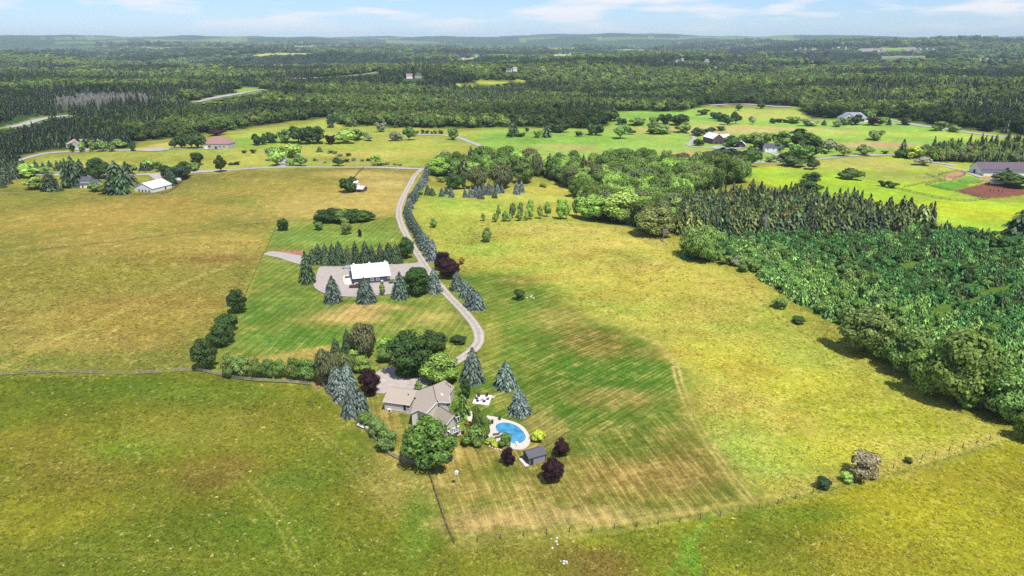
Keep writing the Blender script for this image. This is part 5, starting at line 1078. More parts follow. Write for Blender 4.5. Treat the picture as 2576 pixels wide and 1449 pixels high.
# --- the house: three roofs meeting at an angle
z0 = float(h(*at(ZH(1050, 700))[:2]))
HO = at_z(ZH(1000, 700), z0)
house = empty('house', HO, 'tan-roofed bungalow with beige siding, angled wings and a balcony, beside the pool', 'house')
def HPt(x, y, z): return at_z(ZH(x, y), z0 + z) - HO
def on3(x, y, a_, b_, c_):
    a_, b_, c_ = [Vector(q) + HO for q in (a_, b_, c_)]
    return on_plane(ZH(x, y), a_, (b_ - a_).cross(c_ - a_)) - HO
def inset(ring, d):
    cxy = sum((Vector((p[0], p[1], 0)) for p in ring), Vector()) / len(ring); res = []
    for p in ring:
        v_ = Vector((p[0], p[1], 0)) - cxy; L_ = v_.length; q = cxy + v_ * max(0, (L_ - d)) / L_
        res.append(Vector((q.x, q.y, p[2] - .28)))
    return res
def mirror(p, a_, b_):
    """the matching eave point across a ridge a-b"""
    a2, b2, p2 = [Vector((q[0], q[1], 0)) for q in (a_, b_, p)]; d = (b2 - a2).normalized(); f = a2 + d * (p2 - a2).dot(d)
    r_ = f * 2 - p2; return Vector((r_.x, r_.y, p[2]))
# garage wing
g1, g2 = HPt(180, 540, 3.2), HPt(715, 612, 3.2); g4, g3 = HPt(300, 258, 5.5), HPt(875, 338, 5.5)
g5, g6 = mirror(g1, g4, g3), mirror(g2, g4, g3)
MB().slab([g1, g2, g3, g4], .22).build('roof', roofTan, house); MB().slab([g4, g3, g6, g5], .22).build('roof', roofTan, house)
MB().walls(inset([g1, g2, g3, g6, g5, g4], .45), -.4).build('wall', sidingM, house)
# main roof: two big slopes either side of a ridge that runs towards the camera
r1, r2 = HPt(1160, 232, 8.3), HPt(1216, 492, 8.3); e1 = HPt(722, 772, 4.4)
pA = [on3(x, y, r1, r2, e1) for x, y in ((862, 706), (1032, 770), (1236, 556))]; pB = on3(830, 350, r1, r2, e1)
left = [r1, r2, pA[2], pA[1], pA[0], e1, pB]
e2 = HPt(1490, 570, 5.0)
rt = [on3(x, y, r1, r2, e2) for x, y in ((1262, 552), (1478, 412), (1580, 268), (1395, 132))]
right = [r1, rt[3], rt[2], rt[1], e2, rt[0], r2]
MB().slab(left, .24).build('roof', roofTan, house); MB().slab(right, .24).build('roof', roofTan, house)
MB().walls(inset([e1, pA[0], pA[1], pA[2], rt[0], e2, rt[1], rt[2], rt[3], r1, pB], .45), -.6).build('wall', sidingM, house)
# pool wing with a gable towards the lawn
w1, w2 = HPt(1222, 590, 7.2), HPt(1566, 812, 7.2); e4 = HPt(1425, 988, 4.7); e3 = on3(1002, 806, w1, w2, e4)
e5, e6 = mirror(e4, w1, w2), mirror(e3, w1, w2)
MB().slab([w1, w2, e4, e3], .22).build('roof', roofTan, house); MB().slab([w1, e6, e5, w2], .22).build('roof', roofTan, house)
wr = inset([e3, e4, w2, e5, e6, w1], .5)
MB().walls(wr, -.9).build('wall', sidingM, house)
MB().tube(r1 + Vector((0, 0, .03)), r2 + Vector((0, 0, .03)), .14, .14, 6).build('ridge_cap', mat('ridge_brown', (.20, .165, .145), .9, .1, 4), house)
MB().tube(w1 + Vector((0, 0, .03)), w2 + Vector((0, 0, .03)), .12, .12, 6).build('ridge_cap', MATS['ridge_brown'], house)
for a_, b_ in ((g1, g2), (e1, pA[0]), (pA[0], pA[1]), (pA[1], pA[2]), (e4, e3), (w2, e4), (w2, e5), (rt[0], e2), (e2, rt[1])):
    a2, b2 = Vector(a_) - Vector((0, 0, .13)), Vector(b_) - Vector((0, 0, .13)); MB().tube(a2, b2, .13, .13, 4).build('fascia', fasciaM, house)
# stone strip wall at the left corner of the main block
c1, c2 = inset([e1, pA[0], pA[1], pA[2], rt[0], e2, rt[1], rt[2], rt[3], r1, pB], .38)[:2]
MB().walls([c1, c2, c2 + Vector((.02, .02, 0)), c1 + Vector((.02, .02, 0))], -.6).build('stone_wall', stoneM, house)
# gable wall details
gn = (Vector((e5.x, e5.y, 0)) - Vector((e4.x, e4.y, 0))); ux = gn.normalized(); nrm = Vector((ux.y, -ux.x, 0))
if nrm.y > 0: nrm = -nrm
g0 = wr[1]
def gw(x, y, out_=.03): return on_plane(ZH(x, y), g0 + HO + nrm * out_, nrm) - HO
window(house, gw(1632, 893, .05), ux, nrm, 1.5, 1.5); window(house, gw(1643, 1118, .05), ux, nrm, 1.5, 1.3)
quad_piece('foundation', gw(1610, 1215) + Vector((0, 0, -.25)), ux, (0, 0, 1), nrm, (wr[3] - wr[1]).length + .1, 1.0, .16, stoneM, house)
quad_piece('door', gw(1735, 1165), ux, (0, 0, 1), nrm, .9, 1.5, .10, darkM, house)
quad_piece('post', gw(1540, 960, .3), ux, (0, 0, 1), nrm, .2, 3.2, .2, whiteM, house)
mid = (wr[1] + wr[3]) / 2; bw = (wr[3] - wr[1]).length * .92; bz = 2.35
bal = MB().slab([Vector((mid.x, mid.y, bz)) + ux * (s_ * bw / 2) + nrm * o_ for s_, o_ in ((-1, .05), (1, .05), (1, 1.9), (-1, 1.9))], .2).build('balcony', fasciaM, house)
for i in range(6):
    q = Vector((mid.x, mid.y, bz)) + ux * (bw * (i / 5 - .5)) + nrm * 1.82; MB().box((q.x, q.y, bz + .5), (.1, .1, 1.0)).build('railing_post', darkM, bal)
    if i < 5:
        q2 = q + ux * (bw / 10); quad_piece('railing_panel', Vector((q2.x, q2.y, bz + .5)), ux, (0, 0, 1), nrm, bw / 5 - .14, .8, .03, glassRailM, bal)
quad_piece('handrail', Vector((mid.x, mid.y, bz + 1.03)) + nrm * 1.82, ux, (0, 0, 1), nrm, bw, .08, .1, darkM, bal)
for x, y in ((1560, 990), (1650, 970)):
    q = gw(x, y, 1.0); MB().box((q.x, q.y, bz + .35), (.6, .6, .7)).build('balcony_seat', whiteM, bal)
# other walls: garage door and windows, gable, skylight, vents
gf = inset([g1, g2, g3, g6, g5, g4], .45); gu = (gf[1] - gf[0]); gu.z = 0; gu.normalize(); gN = Vector((gu.y, -gu.x, 0)); gN = gN if gN.y < 0 else -gN
def gg(x, y): return on_plane(ZH(x, y), gf[0] + HO + gN * .05, gN) - HO
quad_piece('door', gg(608, 660), gu, (0, 0, 1), gN, .75, 1.9, .08, darkM, house); window(house, gg(672, 655), gu, gN, 1.0, 1.1)
quad_piece('wall_base', gg(430, 715), gu, (0, 0, 1), gN, 6.0, .35, .06, stoneM, house)
sk = on3(1330, 410, r1, r2, e2); nS = (r2 - r1).cross(e2 - r1).normalized(); nS = nS if nS.z > 0 else -nS; uS = (r2 - r1).normalized()
quad_piece('skylight', sk + nS * .05, uS, nS.cross(uS), nS, .9, .7, .16, whiteM, house)
for p, a3 in ((on3(680, 425, g1, g2, g3), None), (on3(1272, 640, w1, w2, e4), None), (on3(805, 500, r1, r2, e1), 1)):
    MB().box((p.x, p.y, p.z + .22), (.22 if a3 is None else .55, .22, .55)).build('roof_vent', darkM, house)
for i, (x, y) in enumerate(((1410, 205), (1450, 240), (1490, 265), (1440, 175))):
    p = on3(x, y, r1, r2, e2); quad_piece('roof_panel', p + nS * .12, uS, nS.cross(uS), nS, .9, .25, .08, darkM, house)
fN = Vector((0, -1, 0)); 
quad_piece('window', on_plane(ZH(1440, 598), inset([e2, rt[0]], .4)[0] + HO + Vector((0, -.2, 0)), Vector((.1, -1, 0))) - HO, (1, .1, 0), (0, 0, 1), (.1, -1, 0), 1.3, .7, .08, glassM, house)
# white air conditioner by the garage wall
P = at(ZH(315, 745)); ac = empty('air_conditioner', P, 'white air conditioner box against the garage wall', 'appliance')
MB().box((0, 0, .45), (1.0, .5, .9)).build('housing', whiteM, ac); MB().tube((0, -.26, .45), (0, -.29, .45), .33, .33, 12).build('fan_grille', darkM, ac)

# --- a gabled building in its own axes: ridge along x
def gable(name, label, cat, P, L_, W_, hw, rise, ang, wallm, roofm, hip=0.0, over=.4, wins=(), doors=(), group=None, extra=()):
    root = empty(name, P, label, cat, group, ang)
    def block(L_, W_, hw, rise, hip, ox=0.0, oy=0.0, rz=0.0):
        co, si = math.cos(rz), math.sin(rz); X = lambda x, y, z: (ox + x * co - y * si, oy + x * si + y * co, z)
        a_, b_ = L_ / 2, W_ / 2; ra = a_ - hip
        ring = [X(-a_, -b_, hw), X(a_, -b_, hw)] + ([X(a_, 0, hw + rise)] if not hip else []) + [X(a_, b_, hw), X(-a_, b_, hw)] + ([X(-a_, 0, hw + rise)] if not hip else [])
        MB().walls(ring, -.8).build('wall', wallm, root)
        A, B_ = a_ + over, b_ + over; k = rise / b_; zE = hw - over * k + .12; zR = hw + rise + .12; ra2 = ra if hip else A
        MB().slab([X(-A, -B_, zE), X(A, -B_, zE), X(ra2, 0, zR), X(-ra2, 0, zR)], .18).build('roof', roofm, root)
        MB().slab([X(-ra2, 0, zR), X(ra2, 0, zR), X(A, B_, zE), X(-A, B_, zE)], .18).build('roof', roofm, root)
        if hip:
            MB().slab([X(A, -B_, zE), X(A, B_, zE), X(ra2, 0, zR)], .18).build('roof', roofm, root); MB().slab([X(-A, B_, zE), X(-A, -B_, zE), X(-ra2, 0, zR)], .18).build('roof', roofm, root)
    block(L_, W_, hw, rise, hip)
    for e in extra: block(*e)
    sides = {'front': (Vector((1, 0, 0)), Vector((0, -1, 0)), W_ / 2), 'back': (Vector((-1, 0, 0)), Vector((0, 1, 0)), W_ / 2), 'left': (Vector((0, -1, 0)), Vector((-1, 0, 0)), L_ / 2), 'right': (Vector((0, 1, 0)), Vector((1, 0, 0)), L_ / 2)}
    for s_, u_, z_, w_, hh in wins:
        ux_, n_, d_ = sides[s_]; window(root, ux_ * u_ + n_ * (d_ + .04) + Vector((0, 0, z_)), ux_, n_, w_, hh, panes=2 if w_ > .9 else 1)
    for s_, u_, w_, hh, m_ in doors:
        ux_, n_, d_ = sides[s_]; quad_piece('door', ux_ * u_ + n_ * (d_ + .03) + Vector((0, 0, hh / 2)), ux_, (0, 0, 1), n_, w_, hh, .08, m_, root)
    return root
# blue barn with the white roof
zB = float(h(*at(ZB(1450, 560))[:2])); a_, b_, c_, d_ = [at_z(ZB(*q), zB + z) for q, z in (((1065, 600), 3.0), ((1960, 515), 3.0), ((1925, 205), 6.3), ((1030, 275), 6.3))]
ctr = (c_ + d_) / 2; ex = ((b_ - a_) + (c_ - d_)) / 2; angB = math.atan2(ex.y, ex.x); LB = (a_ - b_).length; WB = 2 * abs((Vector((a_.x, a_.y, 0)) - Vector((d_.x, d_.y, 0))).dot(Vector((-math.sin(angB), math.cos(angB), 0))))
barn = gable('barn', 'dark blue metal barn with a bright white roof on the gravel yard', 'barn', (ctr.x, ctr.y, zB), LB - .6, WB - .6, 3.05, 3.2, angB, blueSidingM, whiteRoofM, over=.35,
             wins=(('front', -LB * .02 + .4, 1.75, 1.35, 1.2), ('front', LB * .155, 1.75, 1.35, 1.2)), doors=(('left', 0, 3.6, 2.7, whiteM), ('left', 4.2, 1.0, 2.1, darkM), ('right', 0, 3.6, 2.7, whiteM)))
for x in (-LB * .42, 0, LB * .42): MB().box((x, 0, 6.65), (.8, .7, .6)).build('roof_vent', whiteM, barn)
for x, z, w_, hh in ((-LB * .42, 1.0, 1.6, .5), (LB * .26, 1.0, 1.0, .8)): MB().box((x, -(WB - .6) / 2 - .3, z * .5), (w_, .5, hh + .4)).build('crate', whiteM, barn)
hose = MB()
for i in range(12):
    t0_, t1_ = 6.283 * i / 12, 6.283 * (i + 1) / 12; hose.tube((LB * .44 + .4 * math.cos(t0_), -(WB - .6) / 2 - .1, 2.0 + .4 * math.sin(t0_)), (LB * .44 + .4 * math.cos(t1_), -(WB - .6) / 2 - .1, 2.0 + .4 * math.sin(t1_)), .09, .09, 5)
hose.build('hose_reel', whiteM, barn)
sheet('barn_pad', atl([ZB(845, 535), ZB(1045, 515), ZB(1085, 752), ZB(885, 765)]), concreteM, 'white concrete pad at the left end of the barn', .08)
# left group
lilacM = mat('white_barn_paint', (.70, .70, .70), .6, .06, 2.0, stripes=(0, 1.0, .06)); paleRoofM = mat('pale_metal_roof', (.72, .71, .69), .45, .06, 1.0, stripes=(0, .8, .05))
redRoofM = mat('rose_shingles', (.30, .165, .15), .9, .14, 2.0); brickM = mat('stone_brick', (.46, .42, .37), .9, .22, 2.0); slateM = mat('slate_shingles', (.085, .09, .105), .9, .2, 3.0); tanRoof2 = mat('brown_tan_shingles', (.36, .27, .22), .9, .15, 2.0)
P = at(ZL(1475, 905)); gable('white_barn', 'long white barn with a pale gable roof beside the dark pines', 'barn', P + Vector((2, 6, 0)), 18, 16.5, 3.0, 3.4, math.radians(72), lilacM, paleRoofM, doors=(('left', -4, 1.2, 1.6, darkM), ('left', -1, 1.2, 1.6, darkM), ('left', 2, 1.2, 1.6, darkM), ('left', 5, 1.2, 1.6, darkM), ('front', 3, 1.2, 2.0, darkM)))
P = at(ZL(880, 860)); gable('dark_roof_house', 'white house with a dark slate roof among the pines', 'house', P, 17, 8.5, 2.8, 2.6, math.radians(4), mat('white_siding', (.72, .72, .72), .6, .06, 2), slateM, wins=(('front', -6, 1.5, 1.4, 1.3), ('front', -3.5, 1.5, 1.4, 1.3), ('front', 5, 1.5, 1.4, 1.3)), doors=(('front', -1, 1.0, 2.0, darkM),), extra=((8, 7, 5.2, 2.2, 0, 0, .5),))
P = at(ZL(2190, 478)); gable('red_roof_house', 'big stone house with a hipped rose-red roof on the left slope', 'house', P + Vector((0, 5, 0)), 25, 15, 5.2, 5.6, math.radians(-4), brickM, redRoofM, hip=8.0, wins=(('front', 8, 2.6, 2.2, 1.6), ('front', 4, 2.6, 2.2, 1.6), ('front', -6, 2.6, 3, 2.2)), doors=(('front', 0, 2.4, 2.6, darkM), ('front', -9.5, 3.0, 2.6, whiteM)))
P = at(ZL(850, 462)); gable('tan_roof_house', 'low house with a tan hipped roof behind the roadside trees', 'house', P + Vector((0, 5, 0)), 34, 12, 3.4, 3.8, math.radians(2), brickM, tanRoof2, hip=5, wins=(('front', 6, 1.7, 2.2, 1.5), ('front', -13, 1.7, 2.2, 1.5)), doors=(('front', -8, 3.2, 2.6, darkM), ('front', -3.5, 3.2, 2.6, darkM)), extra=((9, 7, 3.8, 3.0, 0, -6, -6, math.radians(90)),))
P = at(ZL(1655, 850)); gable('milk_house', 'small white shed at the corner of the white barn', 'shed', P + Vector((0, 4, 0)), 6, 6, 2.8, 1.6, math.radians(10), lilacM, paleRoofM)
P = at(ZL(1790, 800)); tr = empty('horse_trailer', P, 'white trailer parked behind the dark pines near the white barn', 'trailer', rz=.3)
MB().box((0, 0, 1.4), (5, 2.2, 2.0)).build('body', whiteM, tr)
for s_ in (-1, 1): MB().tube((0, s_ * 1.05, .35), (0, s_ * 1.25, .35), .35, .35, 12).build('wheel', darkM, tr)
MB().tube((2.5, 0, .6), (4, 0, .5), .07, .07, 5).build('hitch', darkM, tr)
brownWoodM = mat('weathered_barn_boards', (.13, .085, .09), .9, .2, 2.0, stripes=(0, 2.0, .25)); lilacRoofM = mat('faded_metal_roof', (.66, .62, .66), .5, .06, 1.5)
P = at(ZM(1200, 850)); gable('run_in_shed', 'small open shed with a pale roof beside the lone meadow tree', 'shed', P, 8.5, 7, 2.3, 1.4, math.radians(-14), brownWoodM, lilacRoofM, doors=(('front', -2, 2.6, 1.9, darkM), ('front', 1.5, 2.6, 1.9, darkM)))
P = at(ZM(1172, 790)); gable('white_hut', 'tiny white hut behind the open meadow shed', 'shed', P, 3.2, 4.5, 2.2, .9, math.radians(-14), lilacM, whiteRoofM)
# bungalow in the trees at the road end of the drive
P = at(Z5(690, 232)); gable('roadside_bungalow', 'long low bungalow with a pale roof half hidden behind spruces', 'house', P + Vector((0, 5, 0)), 33, 10, 2.6, 2.0, math.radians(9), brickM, mat('pale_shingles', (.50, .42, .36), .9, .1, 2), hip=2.5)
P = at(Z5(1250, 170)); gable('hidden_house', 'pale roofed house showing above the willows', 'house', P, 30, 9, 3.2, 2.0, 0, brickM, MATS['pale_shingles'], hip=2)
# right-hand farms
maroonM = mat('maroon_boards', (.14, .085, .105), .9, .18, 1.5, stripes=(0, 1.2, .2))
P = at(ZQ(840, 645)); gable('dark_barn', 'dark maroon timber barn with pale metal roof by the looping lane', 'barn', P + Vector((-2, 9, 0)), 20, 12.5, 5.6, 4.4, math.radians(104), maroonM, paleRoofM, extra=((13, 9, 5.0, 3.6, 0, -2, -9, math.radians(90)),), doors=(('left', -2, 2, 2.4, darkM), ('left', 3, 2, 2.4, darkM)))
P = at(ZQ(1420, 735)); gable('small_dark_house', 'small dark house with a white roof right of the maroon barn', 'house', P + Vector((0, 4, 0)), 10, 9, 3.2, 3.6, math.radians(75), mat('dark_red_boards', (.09, .05, .06), .8, .15, 2), paleRoofM, wins=(('left', 0, 1.8, 1.6, 1.6),))
P = at(ZQ(2190, 850)); gable('white_farmhouse', 'white farmhouse half hidden under the grove trees', 'house', P + Vector((0, 4, 0)), 15, 9, 4.8, 3.0, math.radians(-6), MATS['white_siding'], slateM, wins=(('front', -5, 3.4, 1.4, 1.5), ('front', 0, 3.4, 1.4, 1.5), ('front', 5, 3.4, 1.4, 1.5)))
P = at(ZR(1300, 222)); gable('grey_roof_house', 'large house with a blue-grey roof below the far right forest', 'house', P + Vector((0, 8, 0)), 32, 16, 5.5, 6.5, math.radians(-5), MATS['white_siding'], mat('blue_grey_shingles', (.26, .28, .31), .8, .1, 1), hip=7, extra=((12, 14, 6.5, 5, 0, -8, -4, math.radians(90)),), wins=(('front', 8, 2.5, 3, 2), ('front', -3, 2.5, 3, 2)))
P = at(ZA(1480, 590)); gable('stable', 'long white stable with a dark purple roof beside the red arena', 'stable', P + Vector((16.5, 8, 0)), 36, 14, 4.6, 4.4, math.radians(-2), lilacM, mat('purple_brown_shingles', (.125, .095, .115), .85, .12, 1), wins=tuple(('front', -14 + 4 * i, 2.0, 1.1, .9) for i in range(6)), doors=(('left', 0, 2.6, 3.2, darkM),), extra=((34, 5, 2.9, .6, 0, 0, -8.2),))
P = at(ZA(1790, 775)); gable('shelter', 'small white shelter at the edge of the red arena', 'shed', P, 8, 4, 2.0, 1.0, math.radians(-4), lilacM, mat('grey_metal_roof', (.42, .44, .47), .5, .05, 1))
for p, w_ in ((ZA(1690, 945), 2.2), (ZA(1885, 955), 2.6)):
    j = empty('riding_jump', at(p), 'dark jump on the ' + ('left' if w_ < 2.4 else 'right') + ' side inside the red arena', 'jump')
    for s_ in (-1, 1): MB().box((s_ * w_ / 2, 0, .6), (.3, .6, 1.2)).build('stand', darkM, j)
    for z in (.4, .8): MB().tube((-w_ / 2, 0, z), (w_ / 2, 0, z), .09, .09, 6).build('bar', mat('jump_wood', (.4, .24, .14), .8, .1, 3), j)
# garden shed by the pool
P = (at(Z2(960, 1165)) + at(Z2(1112, 1122))) / 2
shed_ang = math.atan2(*(at(Z2(1112, 1122)) - at(Z2(960, 1165))).yx)
nS2 = Vector((-math.sin(shed_ang), math.cos(shed_ang), 0)); Ls = (at(Z2(1112, 1122)) - at(Z2(960, 1165))).length
shed = gable('garden_shed', 'grey garden shed with a dark shingle roof and open front below the pool', 'shed', P + nS2 * 1.7, Ls, 3.4, 2.25, .9, shed_ang, greySidingM, shingleGreyM, over=.28, doors=(('left', 0, 2.6, 1.9, darkM), ('front', -Ls * .34, .8, 1.7, darkM)))
for sx_ in (-1, 1): MB().box((sx_ * Ls / 2 * 1.0, -1.72, 1.1), (.16, .1, 2.2)).build('corner_board', darkM, shed)
MB().box((-Ls / 2 - .6, 0, .12), (1.1, 3.6, .24)).build('step', concreteM, shed)
# far houses showing between the woods
protoM = [MATS['white_siding'], brickM, mat('cream_stucco', (.62, .55, .45), .8, .08, 1)]; protoR = [slateM, tanRoof2, slateM, redRoofM]
for i, (x, y, r_, lb_) in enumerate(TOWN):
    gable('distant_house', 'tiny pale house ' + lb_, 'house', (x, y, float(h(x, y))), random.uniform(11, 16), random.uniform(8, 11), random.uniform(4, 6) + r_ * .0009, random.uniform(3, 5), random.uniform(-.6, .6), random.choice(protoM), random.choice(protoR), hip=random.choice([0, 4]), group='houses among the distant woods')

# ------------------------------------------------------------------ pool, patio and what stands there
zP = float(h(*at(Z2(780, 870))[:2]))
waterpx = [(640, 795), (665, 770), (720, 758), (790, 768), (850, 795), (900, 840), (930, 885), (928, 920), (900, 950), (850, 962), (800, 960), (785, 935), (780, 900), (755, 875), (700, 865), (655, 840)]
deckpx = [(578, 690), (650, 708), (740, 730), (840, 758), (910, 798), (955, 860), (974, 920), (960, 970), (920, 1005), (850, 1015), (790, 1002), (735, 985), (690, 962), (640, 932), (590, 905), (560, 860), (575, 780)]
def smooth_ring(P, k=4, it=3):
    P = np.array([(q.x, q.y) for q in P]); q = np.vstack([P, P[:1]]); S = np.stack([np.interp(np.linspace(0, len(P), len(P) * k + 1)[:-1], np.arange(len(q)), q[:, i]) for i in (0, 1)], 1)
    for _ in range(it): S = .25 * np.roll(S, 1, 0) + .5 * S + .25 * np.roll(S, -1, 0)
    return S
WR = smooth_ring([at_z(Z2(*q), zP + .15) for q in waterpx]); DR = smooth_ring([at_z(Z2(*q), zP + .2) for q in deckpx])
def ring_mesh(name, outer, inner, z, zo, zi, m, parent=None):
    bm = bmesh.new(); eds = []; tops = []
    for R2, zl in ((outer, zo), (inner, zi)):
        vt = [bm.verts.new((x, y, z)) for x, y in R2]; vb = [bm.verts.new((x, y, zl)) for x, y in R2]; tops.append(vt)
        eds += [bm.edges.new((vt[i], vt[(i + 1) % len(vt)])) for i in range(len(vt))]
        for i in range(len(vt)): bm.faces.new((vt[i], vt[(i + 1) % len(vt)], vb[(i + 1) % len(vt)], vb[i]))
    bmesh.ops.triangle_fill(bm, use_beauty=True, use_dissolve=False, edges=eds); bmesh.ops.recalc_face_normals(bm, faces=bm.faces)
    me_ = bpy.data.meshes.new(name); bm.to_mesh(me_); bm.free(); me_.materials.append(m); return link(name, me_, parent)
pc = WR.mean(0); CO = pc + (WR - pc) * 1.045
poolDeckM = mat('pool_deck_concrete', (.54, .475, .40), .85, .06, 1.5)
tag(ring_mesh('pool_deck', DR, CO, zP + .20, zP - .5, zP - .2, poolDeckM), 'pale concrete deck curving around the swimming pool', None, None, 'structure')
pool = empty('swimming_pool', (0, 0, 0), 'kidney-shaped blue swimming pool in the pale deck', 'pool')
ring_mesh('coping', CO, WR, zP + .26, zP - .2, zP - .2, mat('pool_coping', (.62, .58, .52), .7, .05, 2), pool)
m, n, l = new_mat('pool_water'); out = N(n, 'ShaderNodeOutputMaterial'); bs = N(n, 'ShaderNodeBsdfPrincipled')
tcn = N(n, 'ShaderNodeTexCoord'); no = N(n, 'ShaderNodeTexNoise'); no.inputs['Scale'].default_value = .55; no.inputs['Detail'].default_value = 4; l.new(tcn.outputs['Object'], no.inputs['Vector'])
ramp = N(n, 'ShaderNodeValToRGB'); ramp.color_ramp.elements[0].color = (.03, .17, .33, 1); ramp.color_ramp.elements[1].color = (.075, .31, .46, 1); ramp.color_ramp.elements[0].position = .35; ramp.color_ramp.elements[1].position = .68
l.new(no.outputs[0], ramp.inputs[0]); l.new(ramp.outputs[0], bs.inputs['Base Color']); bs.inputs['Roughness'].default_value = .06; bs.inputs['IOR'].default_value = 1.33
n2_ = N(n, 'ShaderNodeTexNoise'); n2_.inputs['Scale'].default_value = 3.0; l.new(tcn.outputs['Object'], n2_.inputs['Vector']); bpn = N(n, 'ShaderNodeBump'); bpn.inputs['Strength'].default_value = .15; l.new(n2_.outputs[0], bpn.inputs['Height']); l.new(bpn.outputs[0], bs.inputs['Normal']); l.new(bs.outputs[0], out.inputs[0])
MB().add([(x, y, zP + .12) for x, y in pc + (WR - pc) * 1.005], [tuple(range(len(WR)))]).build('water', m, pool)
q = at_z(Z2(850, 965), zP + .3); MB().box((q.x, q.y, zP + .55), (.7, 1.8, .12), .25).build('diving_board', whiteM, pool); MB().box((q.x + .1, q.y - .6, zP + .38), (.5, .4, .3), .25).build('board_stand', whiteM, pool)
q = at_z(Z2(660, 770), zP + .3); MB().tube((q.x, q.y, zP + .2), (q.x, q.y, zP + 1.0), .04, .04, 5).tube((q.x + .5, q.y, zP + .2), (q.x + .5, q.y, zP + 1.0), .04, .04, 5).build('ladder', whiteM, pool)
loungeM = mat('lounger_mesh', (.09, .09, .085), .7, .1, 5)
for (x, y), lb in (((655, 876), 'dark sun lounger nearer the pool water on the deck'), ((672, 902), 'dark sun lounger in front of the other, nearer the bush')):
    q = at_z(Z2(x, y), zP + .2); lo = empty('sun_lounger', (q.x, q.y, zP + .2), lb, 'lounger', 'sun loungers by the pool', math.radians(12 if y < 890 else 22))
    MB().slab([(-1.0, -.33, .36), (.35, -.33, .36), (.35, .33, .36), (-1.0, .33, .36)], .07).build('seat', loungeM, lo); MB().slab([(.35, -.33, .36), (1.0, -.33, .72), (1.0, .33, .72), (.35, .33, .36)], .07).build('backrest', loungeM, lo)
    for sx_ in (-.85, .3):
        for sy_ in (-.28, .28): MB().box((sx_, sy_, .15), (.06, .06, .3)).build('leg', darkM, lo)
for (x, y), lb in (((684, 735), 'dark planter pot at the back rim of the pool deck'), ((614, 770), 'dark planter pot beside the columnar cedars')):
    q = at_z(Z2(x, y), zP + .2); pt = empty('planter', (q.x, q.y, zP + .2), lb, 'planter', 'planters on the pool deck')
    MB().tube((0, 0, 0), (0, 0, .6), .28, .38, 10).build('pot', darkM, pt); f = link('plant', T['bush_far'][0], pt); f.location = (0, 0, .5); f.scale = (.9, .9, .8); f['tint'] = list(TINT['dark'])
# side path from the house to the pool
sheet('pool_path', atl([Z2(372, 740), Z2(405, 655), Z2(432, 660), Z2(440, 720), Z2(590, 690), Z2(600, 740), Z2(430, 770)]), poolDeckM, 'pale paved path from the house to the pool deck', .02)
# square patio with fire pit chairs
pat = [at(Z2(*q)) for q in ((428, 582), (460, 508), (612, 508), (582, 600))]; zT = float(h(*at(Z2(520, 555))[:2])) + .16
o = MB().slab([Vector((p.x, p.y, zT)) for p in pat], .4).build('patio', mat('white_patio_stone', (.74, .72, .70), .8, .05, 2)); tag(o, 'square white stone patio on the lawn behind the house', None, None, 'structure')
pit_p = at_z(Z2(520, 552), zT); pit = empty('fire_pit', pit_p, 'round pale fire pit in the middle of the white patio', 'fire pit')
for i in range(10):
    a2 = 6.283 * i / 10; MB().box((.55 * math.cos(a2), .55 * math.sin(a2), .2), (.24, .33, .4), a2).build('stone', stoneM, pit)
MB().tube((0, 0, .0), (0, 0, .12), .42, .42, 10).build('ash_bed', darkM, pit)
CH = [((490, 518), 'at the back left corner'), ((562, 516), 'at the back right corner'), ((471, 541), 'on the left side'), ((572, 547), 'on the right side'), ((478, 564), 'at the front left corner'), ((538, 570), 'in the middle of the front side')]
for (x, y), lb in CH:
    q = at_z(Z2(x, y), zT); d_ = pit_p - q; ch = empty('patio_chair', (q.x, q.y, zT), 'black patio chair ' + lb + ' of the white patio', 'chair', 'chairs around the fire pit', math.atan2(d_.y, d_.x))
    MB().slab([(-.3, -.32, .36), (.35, -.32, .42), (.35, .32, .42), (-.3, .32, .36)], .06).build('seat', darkM, ch); MB().slab([(-.32, -.3, .38), (-.26, -.3, .38), (-.46, -.3, 1.0), (-.52, -.3, 1.0)], .001).add([], []).slab([(-.30, -.32, .40), (-.30, .32, .40), (-.5, .32, 1.02), (-.5, -.32, 1.02)], .06).build('backrest', darkM, ch)
    for s_ in (-1, 1): MB().box((.02, s_ * .36, .58), (.7, .12, .05)).build('armrest', darkM, ch)
    for sx_ in (-.25, .3):
        for sy_ in (-.3, .3): MB().box((sx_, sy_, .18), (.07, .07, .36)).build('leg', darkM, ch)
def rock_mesh():
    bm = bmesh.new(); bmesh.ops.create_icosphere(bm, subdivisions=2, radius=.5)
    for v_ in bm.verts: v_.co *= random.uniform(.78, 1.12); v_.co.z *= .7
    me_ = bpy.data.meshes.new('boulder'); bm.to_mesh(me_); bm.free(); me_.materials.append(mat('pale_boulder', (.55, .52, .48), .9, .15, 3)); return me_
ROCKS = [rock_mesh() for _ in range(4)]
def rock(p, s_, lb, grp):
    o = link('boulder', random.choice(ROCKS), None, at(p) + Vector((0, 0, s_ * .12))); o.scale = (s_, s_ * random.uniform(.7, 1), s_ * random.uniform(.6, .9)); o.rotation_euler = (0, 0, random.uniform(0, 6)); return tag(o, lb, 'boulder', grp)
for x, y in ((612, 520), (625, 530), (634, 518), (605, 533)): rock(Z2(x, y), .75, 'pale boulder in the small heap at the patio corner', 'boulders at the patio corner')
for x, y in ((1335, 748), (1342, 751), (1326, 750), (1338, 745)): rock((x, y), 1.1, 'pale boulder in the pile on the striped lawn beside the dark bush', 'boulder pile on the lawn')
